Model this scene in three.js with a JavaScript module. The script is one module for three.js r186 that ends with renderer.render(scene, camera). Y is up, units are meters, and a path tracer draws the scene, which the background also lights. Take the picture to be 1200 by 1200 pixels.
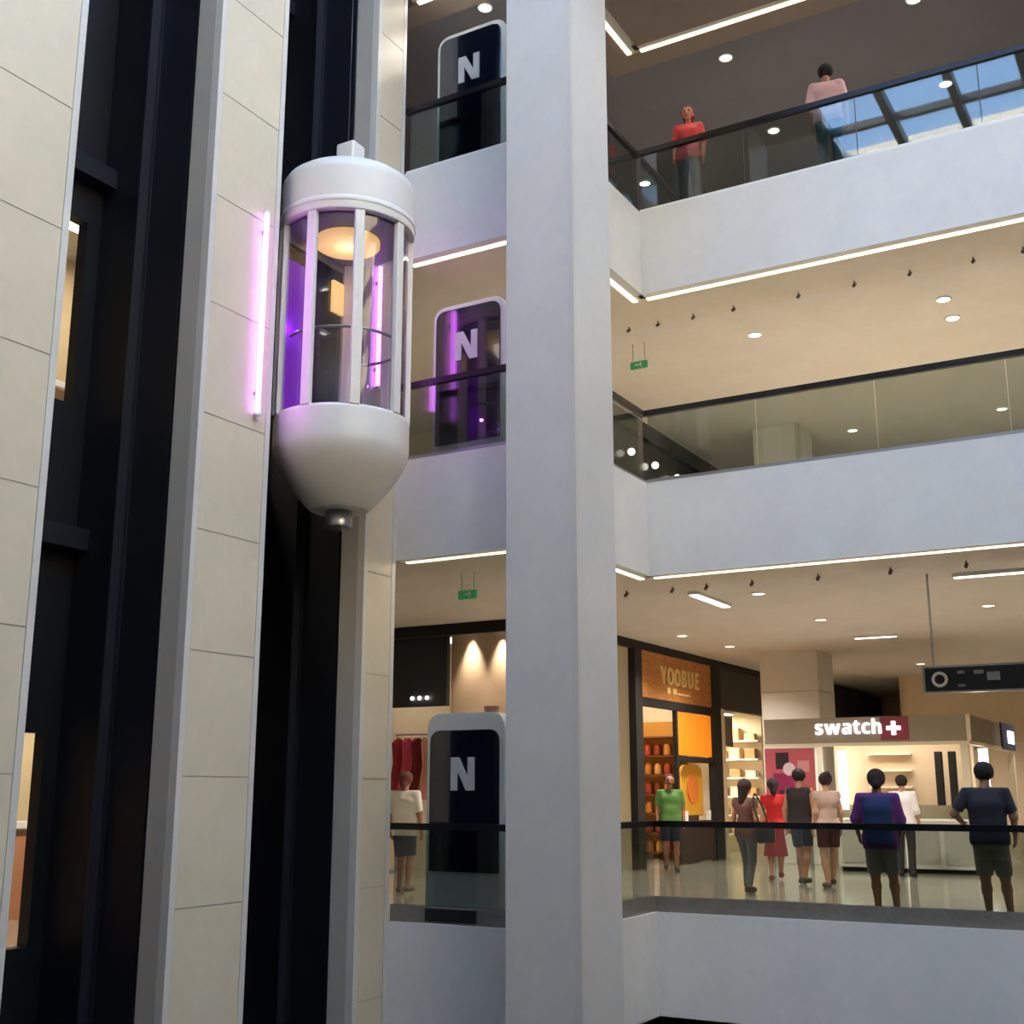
import * as THREE from 'three';
import { RectAreaLightUniformsLib } from 'three/addons/lights/RectAreaLightUniformsLib.js';
import { mergeGeometries } from 'three/addons/utils/BufferGeometryUtils.js';
import { RoundedBoxGeometry } from 'three/addons/geometries/RoundedBoxGeometry.js';
import { FontLoader } from 'three/addons/loaders/FontLoader.js';
import { TextGeometry } from 'three/addons/geometries/TextGeometry.js';

// ---------------------------------------------------------------- camera, sky, exposure
const scene = new THREE.Scene();
const camera = new THREE.PerspectiveCamera(45.676, 1, 0.05, 300);
camera.rotation.order = 'YXZ';
camera.position.set(0, 1.469, 0);
camera.rotation.set(THREE.MathUtils.degToRad(12.907), THREE.MathUtils.degToRad(29.88), 0);
const renderer = new THREE.WebGLRenderer();
renderer.toneMapping = THREE.LinearToneMapping;
renderer.toneMappingExposure = 1.0;
renderer.shadowMap.enabled = true;
RectAreaLightUniformsLib.init();

const SKY = 1.12;             // clear daylight sky above the skylight
{
  const w = 64, h = 64, data = new Float32Array(w * h * 4);
  for (let j = 0; j < h; j++) {
    const el = Math.max(0, Math.sin(((j + 0.5) / h - 0.5) * Math.PI)), t = Math.pow(el, 0.5);
    for (let i = 0; i < w; i++) {
      const k = (j * w + i) * 4;
      data[k] = SKY * (4.6 * (1 - t) + 2.5 * t); data[k + 1] = SKY * (6.6 * (1 - t) + 4.6 * t); data[k + 2] = SKY * (9.6 * (1 - t) + 8.6 * t); data[k + 3] = 1;
    }
  }
  const sky = new THREE.DataTexture(data, w, h, THREE.RGBAFormat, THREE.FloatType);
  sky.mapping = THREE.EquirectangularReflectionMapping; sky.magFilter = THREE.LinearFilter; sky.needsUpdate = true;
  scene.background = sky;
}
{ // the sun, high behind the lifts: it falls through the skylight on the wall across the atrium
  const sun = new THREE.DirectionalLight(new THREE.Color(1.0, 0.8, 0.52), 70);
  sun.position.set(-30, 25, -20); sun.target.position.set(0, 0, 0); sun.castShadow = true;
  Object.assign(sun.shadow.camera, { left: -25, right: 25, top: 25, bottom: -25, near: 1, far: 90 }); scene.add(sun, sun.target);
}
const LAMP = 1.0;            // all electric lamps together
const WARM = new THREE.Color(1.0, 0.88, 0.72), SOFTWARM = new THREE.Color(1.0, 0.93, 0.83), PURPLE = new THREE.Color(0.62, 0.12, 1.0);

// ---------------------------------------------------------------- measures (metres; d is the distance along -z)
const dR = 14.565, dL = 12.016, XC = -6.29, XW = -8.55, XB = -10.2, XE = 4.0, ATRIUM_LOW = -5.6, ROOF = 16.8;
const LEVEL = [
  { floor: 0.0, under: -1.2, rail: 1.1 },
  { floor: 5.475, under: 4.219, rail: 6.506 },
  { floor: 9.41, under: 8.172, rail: 10.396 },
  { floor: 13.35, under: 12.079, rail: 14.4 },
];

// ---------------------------------------------------------------- helpers
let seed = 7;
const rnd = () => { seed = (seed * 1664525 + 1013904223) >>> 0; return seed / 4294967296; };
const used = {};
function numbered(n) { const k = used[n] = (used[n] ?? -1) + 1; return k ? `${n}_${String(k).padStart(3, '0')}` : n; }
const bases = new WeakMap();
function meterUV(g) {                                   // uv in metres, by the way a face points
  g = g.index ? g.toNonIndexed() : g; if (!g.attributes.normal) g.computeVertexNormals();
  const p = g.attributes.position, uv = new Float32Array(p.count * 2), a = new THREE.Vector3(), b = new THREE.Vector3(), c = new THREE.Vector3(), n = new THREE.Vector3();
  for (let i = 0; i < p.count; i += 3) {
    a.fromBufferAttribute(p, i); b.fromBufferAttribute(p, i + 1); c.fromBufferAttribute(p, i + 2);
    n.copy(b).sub(a).cross(c.clone().sub(a)); const x = Math.abs(n.x), y = Math.abs(n.y), z = Math.abs(n.z);
    [a, b, c].forEach((v, k) => { const q = (i + k) * 2; if (y >= x && y >= z) { uv[q] = v.x; uv[q + 1] = v.z; } else if (x >= z) { uv[q] = v.z; uv[q + 1] = v.y; } else { uv[q] = v.x; uv[q + 1] = v.y; } });
  }
  g.setAttribute('uv', new THREE.BufferAttribute(uv, 2));
  return g;
}
const bx = (x0, x1, y0, y1, d0, d1) => { const g = new THREE.BoxGeometry(Math.abs(x1 - x0), Math.abs(y1 - y0), Math.abs(d1 - d0)); g.translate((x0 + x1) / 2, (y0 + y1) / 2, -(d0 + d1) / 2); return meterUV(g); };
const rbx = (x0, x1, y0, y1, d0, d1, r = 0.01) => { const g = new RoundedBoxGeometry(Math.abs(x1 - x0), Math.abs(y1 - y0), Math.abs(d1 - d0), 2, r); g.translate((x0 + x1) / 2, (y0 + y1) / 2, -(d0 + d1) / 2); return meterUV(g); };
const cyl = (x, y0, y1, d, r0, r1 = r0, seg = 24) => { const g = new THREE.CylinderGeometry(r1, r0, y1 - y0, seg); g.translate(x, (y0 + y1) / 2, -d); return g; };
function tube(a, b, r, seg = 8) { const A = new THREE.Vector3(...a), B = new THREE.Vector3(...b), g = new THREE.CylinderGeometry(r, r, A.distanceTo(B), seg); g.applyQuaternion(new THREE.Quaternion().setFromUnitVectors(new THREE.Vector3(0, 1, 0), B.clone().sub(A).normalize())); const m = A.add(B).multiplyScalar(0.5); g.translate(m.x, m.y, m.z); return g; }
function merge(list) { const l = list.map((g) => { g = g.index ? g.toNonIndexed() : g; for (const k of Object.keys(g.attributes)) if (!['position', 'normal', 'uv'].includes(k)) g.deleteAttribute(k); return g; }); return l.length > 1 ? mergeGeometries(l) : l[0]; }
function shade(o) { o.traverse((m) => { if (m.isMesh) { m.castShadow = true; m.receiveShadow = true; } }); return o; }
function tag(o, label, category, group, kind) { o.userData.label = label; if (kind) o.userData.kind = kind; else o.userData.category = category; if (category && kind) o.userData.category = category; if (group) o.userData.group = group; return o; }
function thing(name, label, category, [x, y, d], group) {
  const o = new THREE.Group(); o.name = numbered(name); o.position.set(x, y, -d); scene.add(o); bases.set(o, [x, y, -d]);
  return tag(o, label, category, group);
}
function part(name, geo, mat, parent, label) {          // geometry in world places; the thing's base is taken off
  let g = Array.isArray(geo) ? merge(geo) : geo.clone(); const b = bases.get(parent) ?? [0, 0, 0];
  g.translate(-b[0], -b[1], -b[2]);
  const m = new THREE.Mesh(g, mat); m.name = name; m.castShadow = m.receiveShadow = true; parent.add(m); bases.set(m, b);
  if (label) m.userData.label = label;
  return m;
}
function lone(name, geo, mat, label, category, group) { // a thing of one mesh
  const g = Array.isArray(geo) ? merge(geo) : geo; const m = new THREE.Mesh(g, mat); m.name = numbered(name); m.castShadow = m.receiveShadow = true; scene.add(m);
  g.computeBoundingBox(); const c = g.boundingBox.getCenter(new THREE.Vector3()); c.y = g.boundingBox.min.y; g.translate(-c.x, -c.y, -c.z); m.position.copy(c); bases.set(m, [c.x, c.y, c.z]);
  return tag(m, label, category, group);
}
function struct(name, geo, mat, label) {
  const m = new THREE.Mesh(Array.isArray(geo) ? merge(geo) : geo, mat); m.name = name; m.castShadow = m.receiveShadow = true; scene.add(m); bases.set(m, [0, 0, 0]);
  m.userData = { label, kind: 'structure' }; return m;
}
function area(parent, color, intensity, w, h, [x, y, d], look) {
  const l = new THREE.RectAreaLight(color, intensity * LAMP, w, h), b = bases.get(parent) ?? [0, 0, 0];
  l.position.set(x - b[0], y - b[1], -d - b[2]); parent.add(l); parent.updateWorldMatrix(true, false);
  l.lookAt(look[0], look[1], -look[2]); return l;
}
function spot(parent, color, cd, [x, y, d], [tx, ty, td], angle = 0.9, blend = 0.6, r = 2) {
  const l = new THREE.SpotLight(color, cd * LAMP, 0, angle, blend, 2), b = bases.get(parent) ?? [0, 0, 0];
  l.position.set(x - b[0], y - b[1], -d - b[2]); l.target.position.set(tx - b[0], ty - b[1], -td - b[2]); l.castShadow = true; l.shadow.radius = r; parent.add(l); parent.add(l.target); return l;
}

// ---------------------------------------------------------------- procedural materials
function noiseTex(size, fn, srgb) {
  const d = new Uint8Array(size * size * 4);
  for (let j = 0; j < size; j++) for (let i = 0; i < size; i++) { const c = fn(i / size, j / size, i, j), k = (j * size + i) * 4; d[k] = c[0]; d[k + 1] = c[1]; d[k + 2] = c[2]; d[k + 3] = 255; }
  const t = new THREE.DataTexture(d, size, size); t.wrapS = t.wrapT = THREE.RepeatWrapping; t.magFilter = THREE.LinearFilter; t.needsUpdate = true; if (srgb) t.colorSpace = THREE.SRGBColorSpace; return t;
}
function valueNoise(n, s) {                              // tiling value noise
  let q = s; const r = () => { q = (q * 1664525 + 1013904223) >>> 0; return q / 4294967296; }; const g = Float32Array.from({ length: n * n }, r);
  return (u, v) => { const x = u * n, y = v * n, i = Math.floor(x), j = Math.floor(y), a = x - i, b = y - j, s2 = (t) => t * t * (3 - 2 * t), at = (p, w) => g[((w % n + n) % n) * n + ((p % n + n) % n)]; return (at(i, j) * (1 - s2(a)) + at(i + 1, j) * s2(a)) * (1 - s2(b)) + (at(i, j + 1) * (1 - s2(a)) + at(i + 1, j + 1) * s2(a)) * s2(b); };
}
const n8 = valueNoise(8, 3), n32 = valueNoise(32, 5), n96 = valueNoise(96, 9);
const fbm = (u, v) => 0.5 * n8(u, v) + 0.3 * n32(u, v) + 0.2 * n96(u, v);
const tone = noiseTex(256, (u, v) => { const k = 255 - 14 * fbm(u, v); return [k, k, k]; }, true); tone.repeat.set(0.25, 0.25);
const grain = noiseTex(256, (u, v) => { const k = 255 * (0.6 * n96(u, v) + 0.4 * rnd()); return [k, k, k]; }); grain.repeat.set(1.2, 1.2);
const stone = noiseTex(256, (u, v) => { const k = 255 - 40 * fbm(u, v) - 16 * rnd(); return [k, k * 0.99, k * 0.97]; }, true); stone.repeat.set(0.5, 0.5);
const weave = noiseTex(64, (u, v, i, j) => { const k = 190 + 40 * ((i + j) & 1) + 20 * rnd(); return [k, k, k]; }); weave.repeat.set(60, 60);
const wood = noiseTex(256, (u, v) => { const k = 0.75 + 0.25 * n32(u * 0.5, v * 4 % 1) + 0.06 * rnd(); return [205 * k, 134 * k, 66 * k]; }, true); wood.repeat.set(0.6, 0.6);
const std = (color, roughness = 0.6, more = {}) => new THREE.MeshStandardMaterial({ color, roughness, ...more });
const phys = (color, roughness, more) => new THREE.MeshPhysicalMaterial({ color, roughness, ...more });
const glow = (color, k, base = '#f4f0e6') => new THREE.MeshStandardMaterial({ color: base, emissive: color, emissiveIntensity: k, roughness: 0.6 });
const M = {
  fascia: std('#e9e7e3', 0.5, { map: tone, bumpMap: grain, bumpScale: 0.0008 }),
  wall: std('#e2ddd2', 0.7, { map: tone, bumpMap: grain, bumpScale: 0.001 }),
  pier: std('#dfd3ba', 0.42, { map: tone }),
  pierEdge: std('#dcd8d0', 0.4, { map: tone }),
  pierCore: std('#bdb8ae', 0.55, { map: tone }),
  column: std('#d8d6d2', 0.45, { map: tone }),
  soffit: std('#d3c8b6', 0.7, { map: tone }),
  ceiling: std('#d2cabe', 0.75, { map: tone, bumpMap: grain, bumpScale: 0.0006 }),
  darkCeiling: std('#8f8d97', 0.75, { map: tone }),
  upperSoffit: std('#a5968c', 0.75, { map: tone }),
  floor: phys('#cfc7ba', 0.16, { map: stone, clearcoat: 0.4, clearcoatRoughness: 0.08 }),
  court: std('#4d4741', 0.3, { map: stone }),
  taupe: std('#5a5048', 0.6, { map: stone }),
  spotHead: std('#5a5048', 0.6),
  granite: std('#8c877f', 0.25, { map: stone }),
  shaft: std('#0e1017', 0.5, { map: tone }),
  shaftSteel: std('#3a3d46', 0.35, { metalness: 0.6 }),
  rail: std('#15131a', 0.35, { metalness: 0.3 }),
  black: std('#17130f', 0.85),
  glass: phys('#d9dfdc', 0.02, { transmission: 1, thickness: 0, ior: 1.56 }),
  cabGlass: phys('#dfe0e8', 0.02, { transmission: 1, thickness: 0, ior: 1.5 }),
  skyGlass: phys('#eef4f6', 0.03, { transmission: 1, thickness: 0, ior: 1.45 }),
  white: std('#eeece8', 0.4),
  cab: std('#e8e4dc', 0.38, { map: tone }),
  steel: std('#a8aaac', 0.3, { metalness: 0.8 }),
  darkSteel: std('#4b535c', 0.5, { metalness: 0.2 }),
  navy: phys('#0e1220', 0.14, { clearcoat: 1, clearcoatRoughness: 0.05 }),
  letter: std('#c9c9c6', 0.5),
  totem: std('#d5d6d2', 0.4),
  vent: std('#0c0f16', 0.5),
  ledWarm: glow(new THREE.Color(1.0, 0.86, 0.55), 2.2),
  lampWhite: glow(new THREE.Color(1.0, 0.94, 0.82), 5),
  neon: glow(new THREE.Color(0.72, 0.17, 1.0), 8.5, '#e6c4ff'),
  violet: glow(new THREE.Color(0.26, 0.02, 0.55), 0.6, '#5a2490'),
  cabLamp: glow(new THREE.Color(1.0, 0.6, 0.2), 0.9, '#e8c890'),
  exit: glow(new THREE.Color(0.08, 0.4, 0.16), 0.22, '#1c7a3c'),
  woodSign: std('#ffffff', 0.55, { map: wood }),
  gold: std('#f0d08c', 0.45),
  orange: glow(new THREE.Color(1.0, 0.27, 0.01), 0.62, '#e07a14'),
  headerDark: std('#45403f', 0.9, { map: tone }),
  header: std('#9c8f7c', 0.55, { map: tone }),
  signWhite: glow(new THREE.Color(0.86, 0.84, 1.0), 1.6),
  signRed: std('#8e3a46', 0.5),
  cream: std('#e6d8bd', 0.55),
  counter: std('#e4e2d8', 0.35),
  counterPanel: std('#c2beb4', 0.4),
};

// ---------------------------------------------------------------- the building: slabs, ceilings, walls
const regions = (x0, off) => [[x0, XE + 2, dR + off, 40], [x0, XC + (off ? -off : 0), dL + off, dR + off], [x0, XB - 0.15, 3.5, dL + off]];   // the balcony storeys in plan
function slab(y0, y1, off = 0) { return regions(-14, off).map(([a, b, c, d]) => bx(a, b, y0, y1, c, d)); }
LEVEL.forEach((L, i) => {
  struct(['floor', 'floor_001', 'floor_002', 'floor_003'][i], slab(L.floor - 0.3, L.floor, 0.14), M.floor, ['polished cream stone floor of the shop storey', 'polished stone floor of the middle storey', 'polished stone floor of the upper storey', 'stone floor of the topmost storey'][i]);
  // fascia band: long balcony, return, lift side
  const f = [bx(XC - 0.07, XE + 2, L.under, L.floor + 0.005, dR, dR + 0.14), bx(XC - 0.14, XC, L.under, L.floor + 0.005, dL, dR + 0.14), bx(XW, XC - 0.07, L.under, L.floor + 0.005, dL, dL + 0.14)];
  struct(`trim_${i + 1}`, f, M.fascia, ['white balcony edge of the shop storey', 'white balcony edge of the middle storey', 'white balcony edge of the upper storey', 'white balcony edge of the topmost storey'][i]);
  if (i === 0) return;
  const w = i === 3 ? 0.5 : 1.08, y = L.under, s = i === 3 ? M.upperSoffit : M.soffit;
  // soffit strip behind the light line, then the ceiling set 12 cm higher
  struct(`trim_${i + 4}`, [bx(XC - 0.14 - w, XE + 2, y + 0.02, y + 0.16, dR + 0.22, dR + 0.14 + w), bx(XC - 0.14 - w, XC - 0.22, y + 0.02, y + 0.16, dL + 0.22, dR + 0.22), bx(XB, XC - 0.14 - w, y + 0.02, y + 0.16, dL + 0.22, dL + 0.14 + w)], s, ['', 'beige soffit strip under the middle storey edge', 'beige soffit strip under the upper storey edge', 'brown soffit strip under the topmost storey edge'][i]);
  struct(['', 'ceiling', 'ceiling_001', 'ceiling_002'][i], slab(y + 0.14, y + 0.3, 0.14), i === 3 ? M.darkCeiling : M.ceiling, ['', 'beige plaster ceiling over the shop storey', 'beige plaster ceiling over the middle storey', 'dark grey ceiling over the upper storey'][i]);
});
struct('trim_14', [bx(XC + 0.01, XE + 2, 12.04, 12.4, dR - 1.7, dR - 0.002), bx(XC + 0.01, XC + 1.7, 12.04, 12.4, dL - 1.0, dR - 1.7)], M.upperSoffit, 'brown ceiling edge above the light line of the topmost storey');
struct('floor_004', [bx(-14, 12, ATRIUM_LOW - 0.3, ATRIUM_LOW, -8, 40)], M.court, 'stone floor of the atrium court below');
struct('floor_005', [bx(-6, 12, -0.5, 0, -8, 0.4)], M.court, 'stone walkway on the near side of the atrium');
struct('wall_back', [bx(-6.9, XE + 2, ATRIUM_LOW, ROOF, 32.2, 32.5), bx(-14, -6.9, ATRIUM_LOW, ROOF, 39.6, 39.9), bx(-7.1, -6.9, ATRIUM_LOW, ROOF, 32.5, 39.6)], std('#d8c2a4', 0.7, { map: tone }), 'peach rear wall behind the kiosk');
struct('wall_right', [bx(XE + 2, XE + 2.3, 7.6, ROOF, -8, 40)], M.wall, 'cream upper wall closing the right side of the mall');
struct('wall_right_001', [bx(XE + 2, XE + 2.3, ATRIUM_LOW, 7.6, -8, 40)], M.taupe, 'dark taupe stone cladding on the right side of the mall');
struct('wall_left', [bx(-14.3, -14, ATRIUM_LOW, ROOF, -8, 40)], M.wall, 'cream wall behind the lift landings');
struct('wall_front', [bx(-14, XE + 2, 9.4, ROOF, -8.3, -8)], M.wall, 'cream upper wall behind the near walkways');
struct('wall_front_001', [bx(-14, XE + 2, ATRIUM_LOW, 9.4, -8.3, -8)], M.taupe, 'dark taupe shop wall behind the near walkways');
struct('floor_006', [bx(-8, XE + 2, 4.3, 5.475, -8, 0.3)], M.fascia, 'near side walkway slab of the middle storey');
struct('floor_007', [bx(-8, XE + 2, 8.2, 9.41, -8, 0.3)], M.fascia, 'near side walkway slab of the upper storey');
// roof with the skylight opening
const SX0 = -6.7, SX1 = 3.9, SD0 = 0.4, SD1 = 13.2;
struct('ceiling_003', [bx(-14.3, SX0, ROOF, ROOF + 0.4, -8.3, 40), bx(SX1, XE + 2.3, ROOF, ROOF + 0.4, -8.3, 40), bx(SX0, SX1, ROOF, ROOF + 0.4, -8.3, SD0), bx(SX0, SX1, ROOF, ROOF + 0.4, SD1, 40)], M.fascia, 'white roof slab around the skylight');
{
  const t = thing('skylight', 'glazed roof light with grey steel grid above the atrium', 'skylight', [(SX0 + SX1) / 2, ROOF, (SD0 + SD1) / 2]);
  const nx = 7, nd = 8, Y = ROOF + 0.45;
  part('curb', [bx(SX0 - 0.15, SX0, ROOF, Y + 0.2, SD0 - 0.15, SD1 + 0.15), bx(SX1, SX1 + 0.15, ROOF, Y + 0.2, SD0 - 0.15, SD1 + 0.15), bx(SX0, SX1, ROOF, Y + 0.2, SD0 - 0.15, SD0), bx(SX0, SX1, ROOF, Y + 0.2, SD1, SD1 + 0.15)], M.white, t);
  for (let i = 1; i < nx; i++) { const x = SX0 + (SX1 - SX0) * i / nx; part('beam', bx(x - 0.09, x + 0.09, Y - 0.3, Y, SD0, SD1), M.darkSteel, t); }
  for (let j = 1; j < nd; j++) { const d = SD0 + (SD1 - SD0) * j / nd; part('rafter', bx(SX0, SX1, Y - 0.2, Y - 0.02, d - 0.08, d + 0.08), M.darkSteel, t); }
  for (let i = 0; i < nx; i++) for (let j = 0; j < nd; j++) {
    const x0 = SX0 + (SX1 - SX0) * i / nx, x1 = SX0 + (SX1 - SX0) * (i + 1) / nx, a = SD0 + (SD1 - SD0) * j / nd, b = SD0 + (SD1 - SD0) * (j + 1) / nd;
    const g = new THREE.PlaneGeometry(x1 - x0 - 0.06, b - a - 0.06); g.rotateX(-Math.PI / 2); g.translate((x0 + x1) / 2, Y + 0.01, -(a + b) / 2); part('pane', g, M.skyGlass, t);
  }
}

// ---------------------------------------------------------------- lift bank: piers with cladding panels, black shafts
const piers = [[5.2, 6.82, 'pale panelled lift pier at the outer side of the empty shaft'], [8.56, 9.63, 'pale panelled lift pier between the two shafts, with a violet light tube'], [11.38, 12.016, 'narrow pale lift pier beside the balconies with doorway signs']];
for (const [a, b, label] of piers) {
  const t = thing('lift_pier', label, 'pillar', [XW - 0.17, ATRIUM_LOW, (a + b) / 2], 'panelled piers of the lift bank');
  part('core', bx(XW - 0.35, XW - 0.014, ATRIUM_LOW, ROOF - 0.03, a + 0.004, b - 0.004), M.pierCore, t);
  part('edge_strip', bx(XW - 0.1, XW, ATRIUM_LOW, ROOF - 0.03, a, a + 0.075), M.pierEdge, t);
  part('edge_strip', bx(XW - 0.1, XW, ATRIUM_LOW, ROOF - 0.03, b - 0.075, b), M.pierEdge, t);
  for (let k = 0; k < 19; k++) { const y0 = 0.4 + 1.2 * (k - 5), y1 = y0 + 1.2; if (y1 > ROOF - 0.03) break; part('panel', bx(XW - 0.06, XW - 0.004, y0 + 0.006, y1 - 0.006, a + 0.08, b - 0.08), M.pier, t); }
}
{
  const side = [[5.2, 6.82], [8.56, 9.63], [11.38, dL]].map(([a, b]) => bx(XB, XW - 0.38, ATRIUM_LOW, ROOF, a, b));
  const back = [];                                        // rear shaft wall with the landing openings
  const open = [[7.0, 8.38, 0, 2.03], [7.0, 8.38, 5.475, 7.57], [9.85, 11.15, 5.475, 7.57]];
  for (const [a, b] of [[6.82, 8.56], [9.63, 11.38]]) {
    const o = open.filter((q) => q[0] > a && q[1] < b); let y = ATRIUM_LOW;
    for (const [p, q, y0, y1] of o) { back.push(bx(XB - 0.15, XB, y, y0, a, b), bx(XB - 0.15, XB, y0, y1, a, p), bx(XB - 0.15, XB, y0, y1, q, b)); y = y1; }
    back.push(bx(XB - 0.15, XB, y, ROOF, a, b));
  }
  side.forEach((g) => struct(numbered('wall_shaft'), g, M.shaft, 'black side wall of the lift shafts'));
  struct('wall_landing', back, M.shaft, 'black rear walls of the two lift shafts');
  [[6.82, 8.56, 'the empty outer lift shaft'], [9.63, 11.38, 'the lift shaft behind the capsule']].forEach(([a, b, where]) => {
    for (const [d, o, by] of [[a, 1, 'on its wall away from the balconies'], [b, -1, 'on its wall towards the balconies']]) {
      const r = thing('guide_rail', `steel rail in ${where}, ${by}`, 'rail', [-9.5, ATRIUM_LOW, d], 'lift guide rails');
      part('web', bx(-9.51, -9.49, ATRIUM_LOW, ROOF, d + o * 0.01, d + o * 0.13), M.shaftSteel, r); part('flange', bx(-9.56, -9.44, ATRIUM_LOW, ROOF, d + o * 0.002, d + o * 0.012), M.shaftSteel, r);
    }
    for (const y of [3.9, 8.0, 11.9]) lone('shaft_beam', bx(XB + 0.02, XB + 0.2, y, y + 0.22, a, b), M.shaftSteel, `black steel cross beam inside ${where}`, 'beam', 'shaft cross beams');
  });
}
// landings behind the shafts: a lit corridor wall with a rail and a terracotta dado
for (const [i, y] of [[0, 0], [1, 5.475]]) {
  struct(`trim_${i + 8}`, [bx(-12.6, -12.5, y, y + (i ? 3 : 4.3), 3.6, 11.9)], std('#d9c39a', 0.7, { map: tone }), i ? 'cream wall of the middle lift landing' : 'cream wall of the lower lift landing');
  struct(`baseboard_${i ? 'upper' : 'lower'}`, [bx(-12.5, -12.46, y, y + (i ? 0.35 : 0.95), 3.6, 11.9)], std(i ? '#7a5a44' : '#c98d68', 0.7), i ? 'brown skirting of the middle lift landing' : 'terracotta dado of the lower lift landing');
  const r = lone('wall_rail', rbx(-12.47, -12.4, y + 1.02, y + 1.12, 3.7, 11.8, 0.02), M.white, i ? 'white wall rail along the middle lift landing' : 'white wall rail along the lower lift landing', 'rail');
  const l = thing('ceiling_panel_light', i ? 'square ceiling light over the middle lift landing' : 'square ceiling light over the lower lift landing', 'light', [-11.4, y + 2.8, 9.2]);
  part('frame', rbx(-11.75, -11.05, y + 2.8, y + 2.86, 8.6, 9.8, 0.01), M.white, l); part('diffuser', bx(-11.7, -11.1, y + 2.785, y + 2.8, 8.65, 9.75), M.lampWhite, l);
  part('rod', [tube([-11.4, y + 2.86, -9], [-11.4, i ? 8.3 : 4.35, -9], 0.01)], M.steel, l);
  area(l, WARM, 30, 0.6, 1.1, [-11.4, y + 2.77, 9.2], [-11.4, 0, 9.2]);
}
// violet light tubes on the piers
for (const [d, y0, y1, label] of [[9.37, 5.38, 7.68, 'violet light tube on the middle lift pier'], [11.49, 6.3, 7.88, 'violet light tube on the narrow pier behind the capsule']]) {
  const t = thing('light_tube', label, 'light', [XW, y0, d], 'violet tubes by the lift');
  part('tube', tube([XW + 0.045, y0, -d], [XW + 0.045, y1, -d], 0.028, 14), M.neon, t);
  part('cap', tube([XW + 0.045, y0 - 0.03, -d], [XW + 0.045, y0, -d], 0.04, 12), M.white, t); part('cap', tube([XW + 0.045, y1, -d], [XW + 0.045, y1 + 0.03, -d], 0.04, 12), M.white, t);
  part('clip', [bx(XW, XW + 0.03, y0 + 0.2, y0 + 0.24, d - 0.02, d + 0.02), bx(XW, XW + 0.03, y1 - 0.24, y1 - 0.2, d - 0.02, d + 0.02)], M.steel, t);
  area(t, PURPLE, 10, 0.06, y1 - y0, [XW + 0.09, (y0 + y1) / 2, d], [XW + 3, (y0 + y1) / 2, d]);
}

// ---------------------------------------------------------------- square column at the balcony corner
{
  const t = thing('square_column', 'tall square grey white column in front of the balcony corner', 'column', [-5.97, ATRIUM_LOW, 11.46]);
  part('shaft', rbx(-6.4, -5.55, ATRIUM_LOW, ROOF, 11.0, 11.95, 0.012), M.column, t);
  part('joint_strip', bx(-5.62, -5.545, ATRIUM_LOW, ROOF, 10.994, 11.07), std('#cfccc6', 0.4), t);
}

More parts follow.
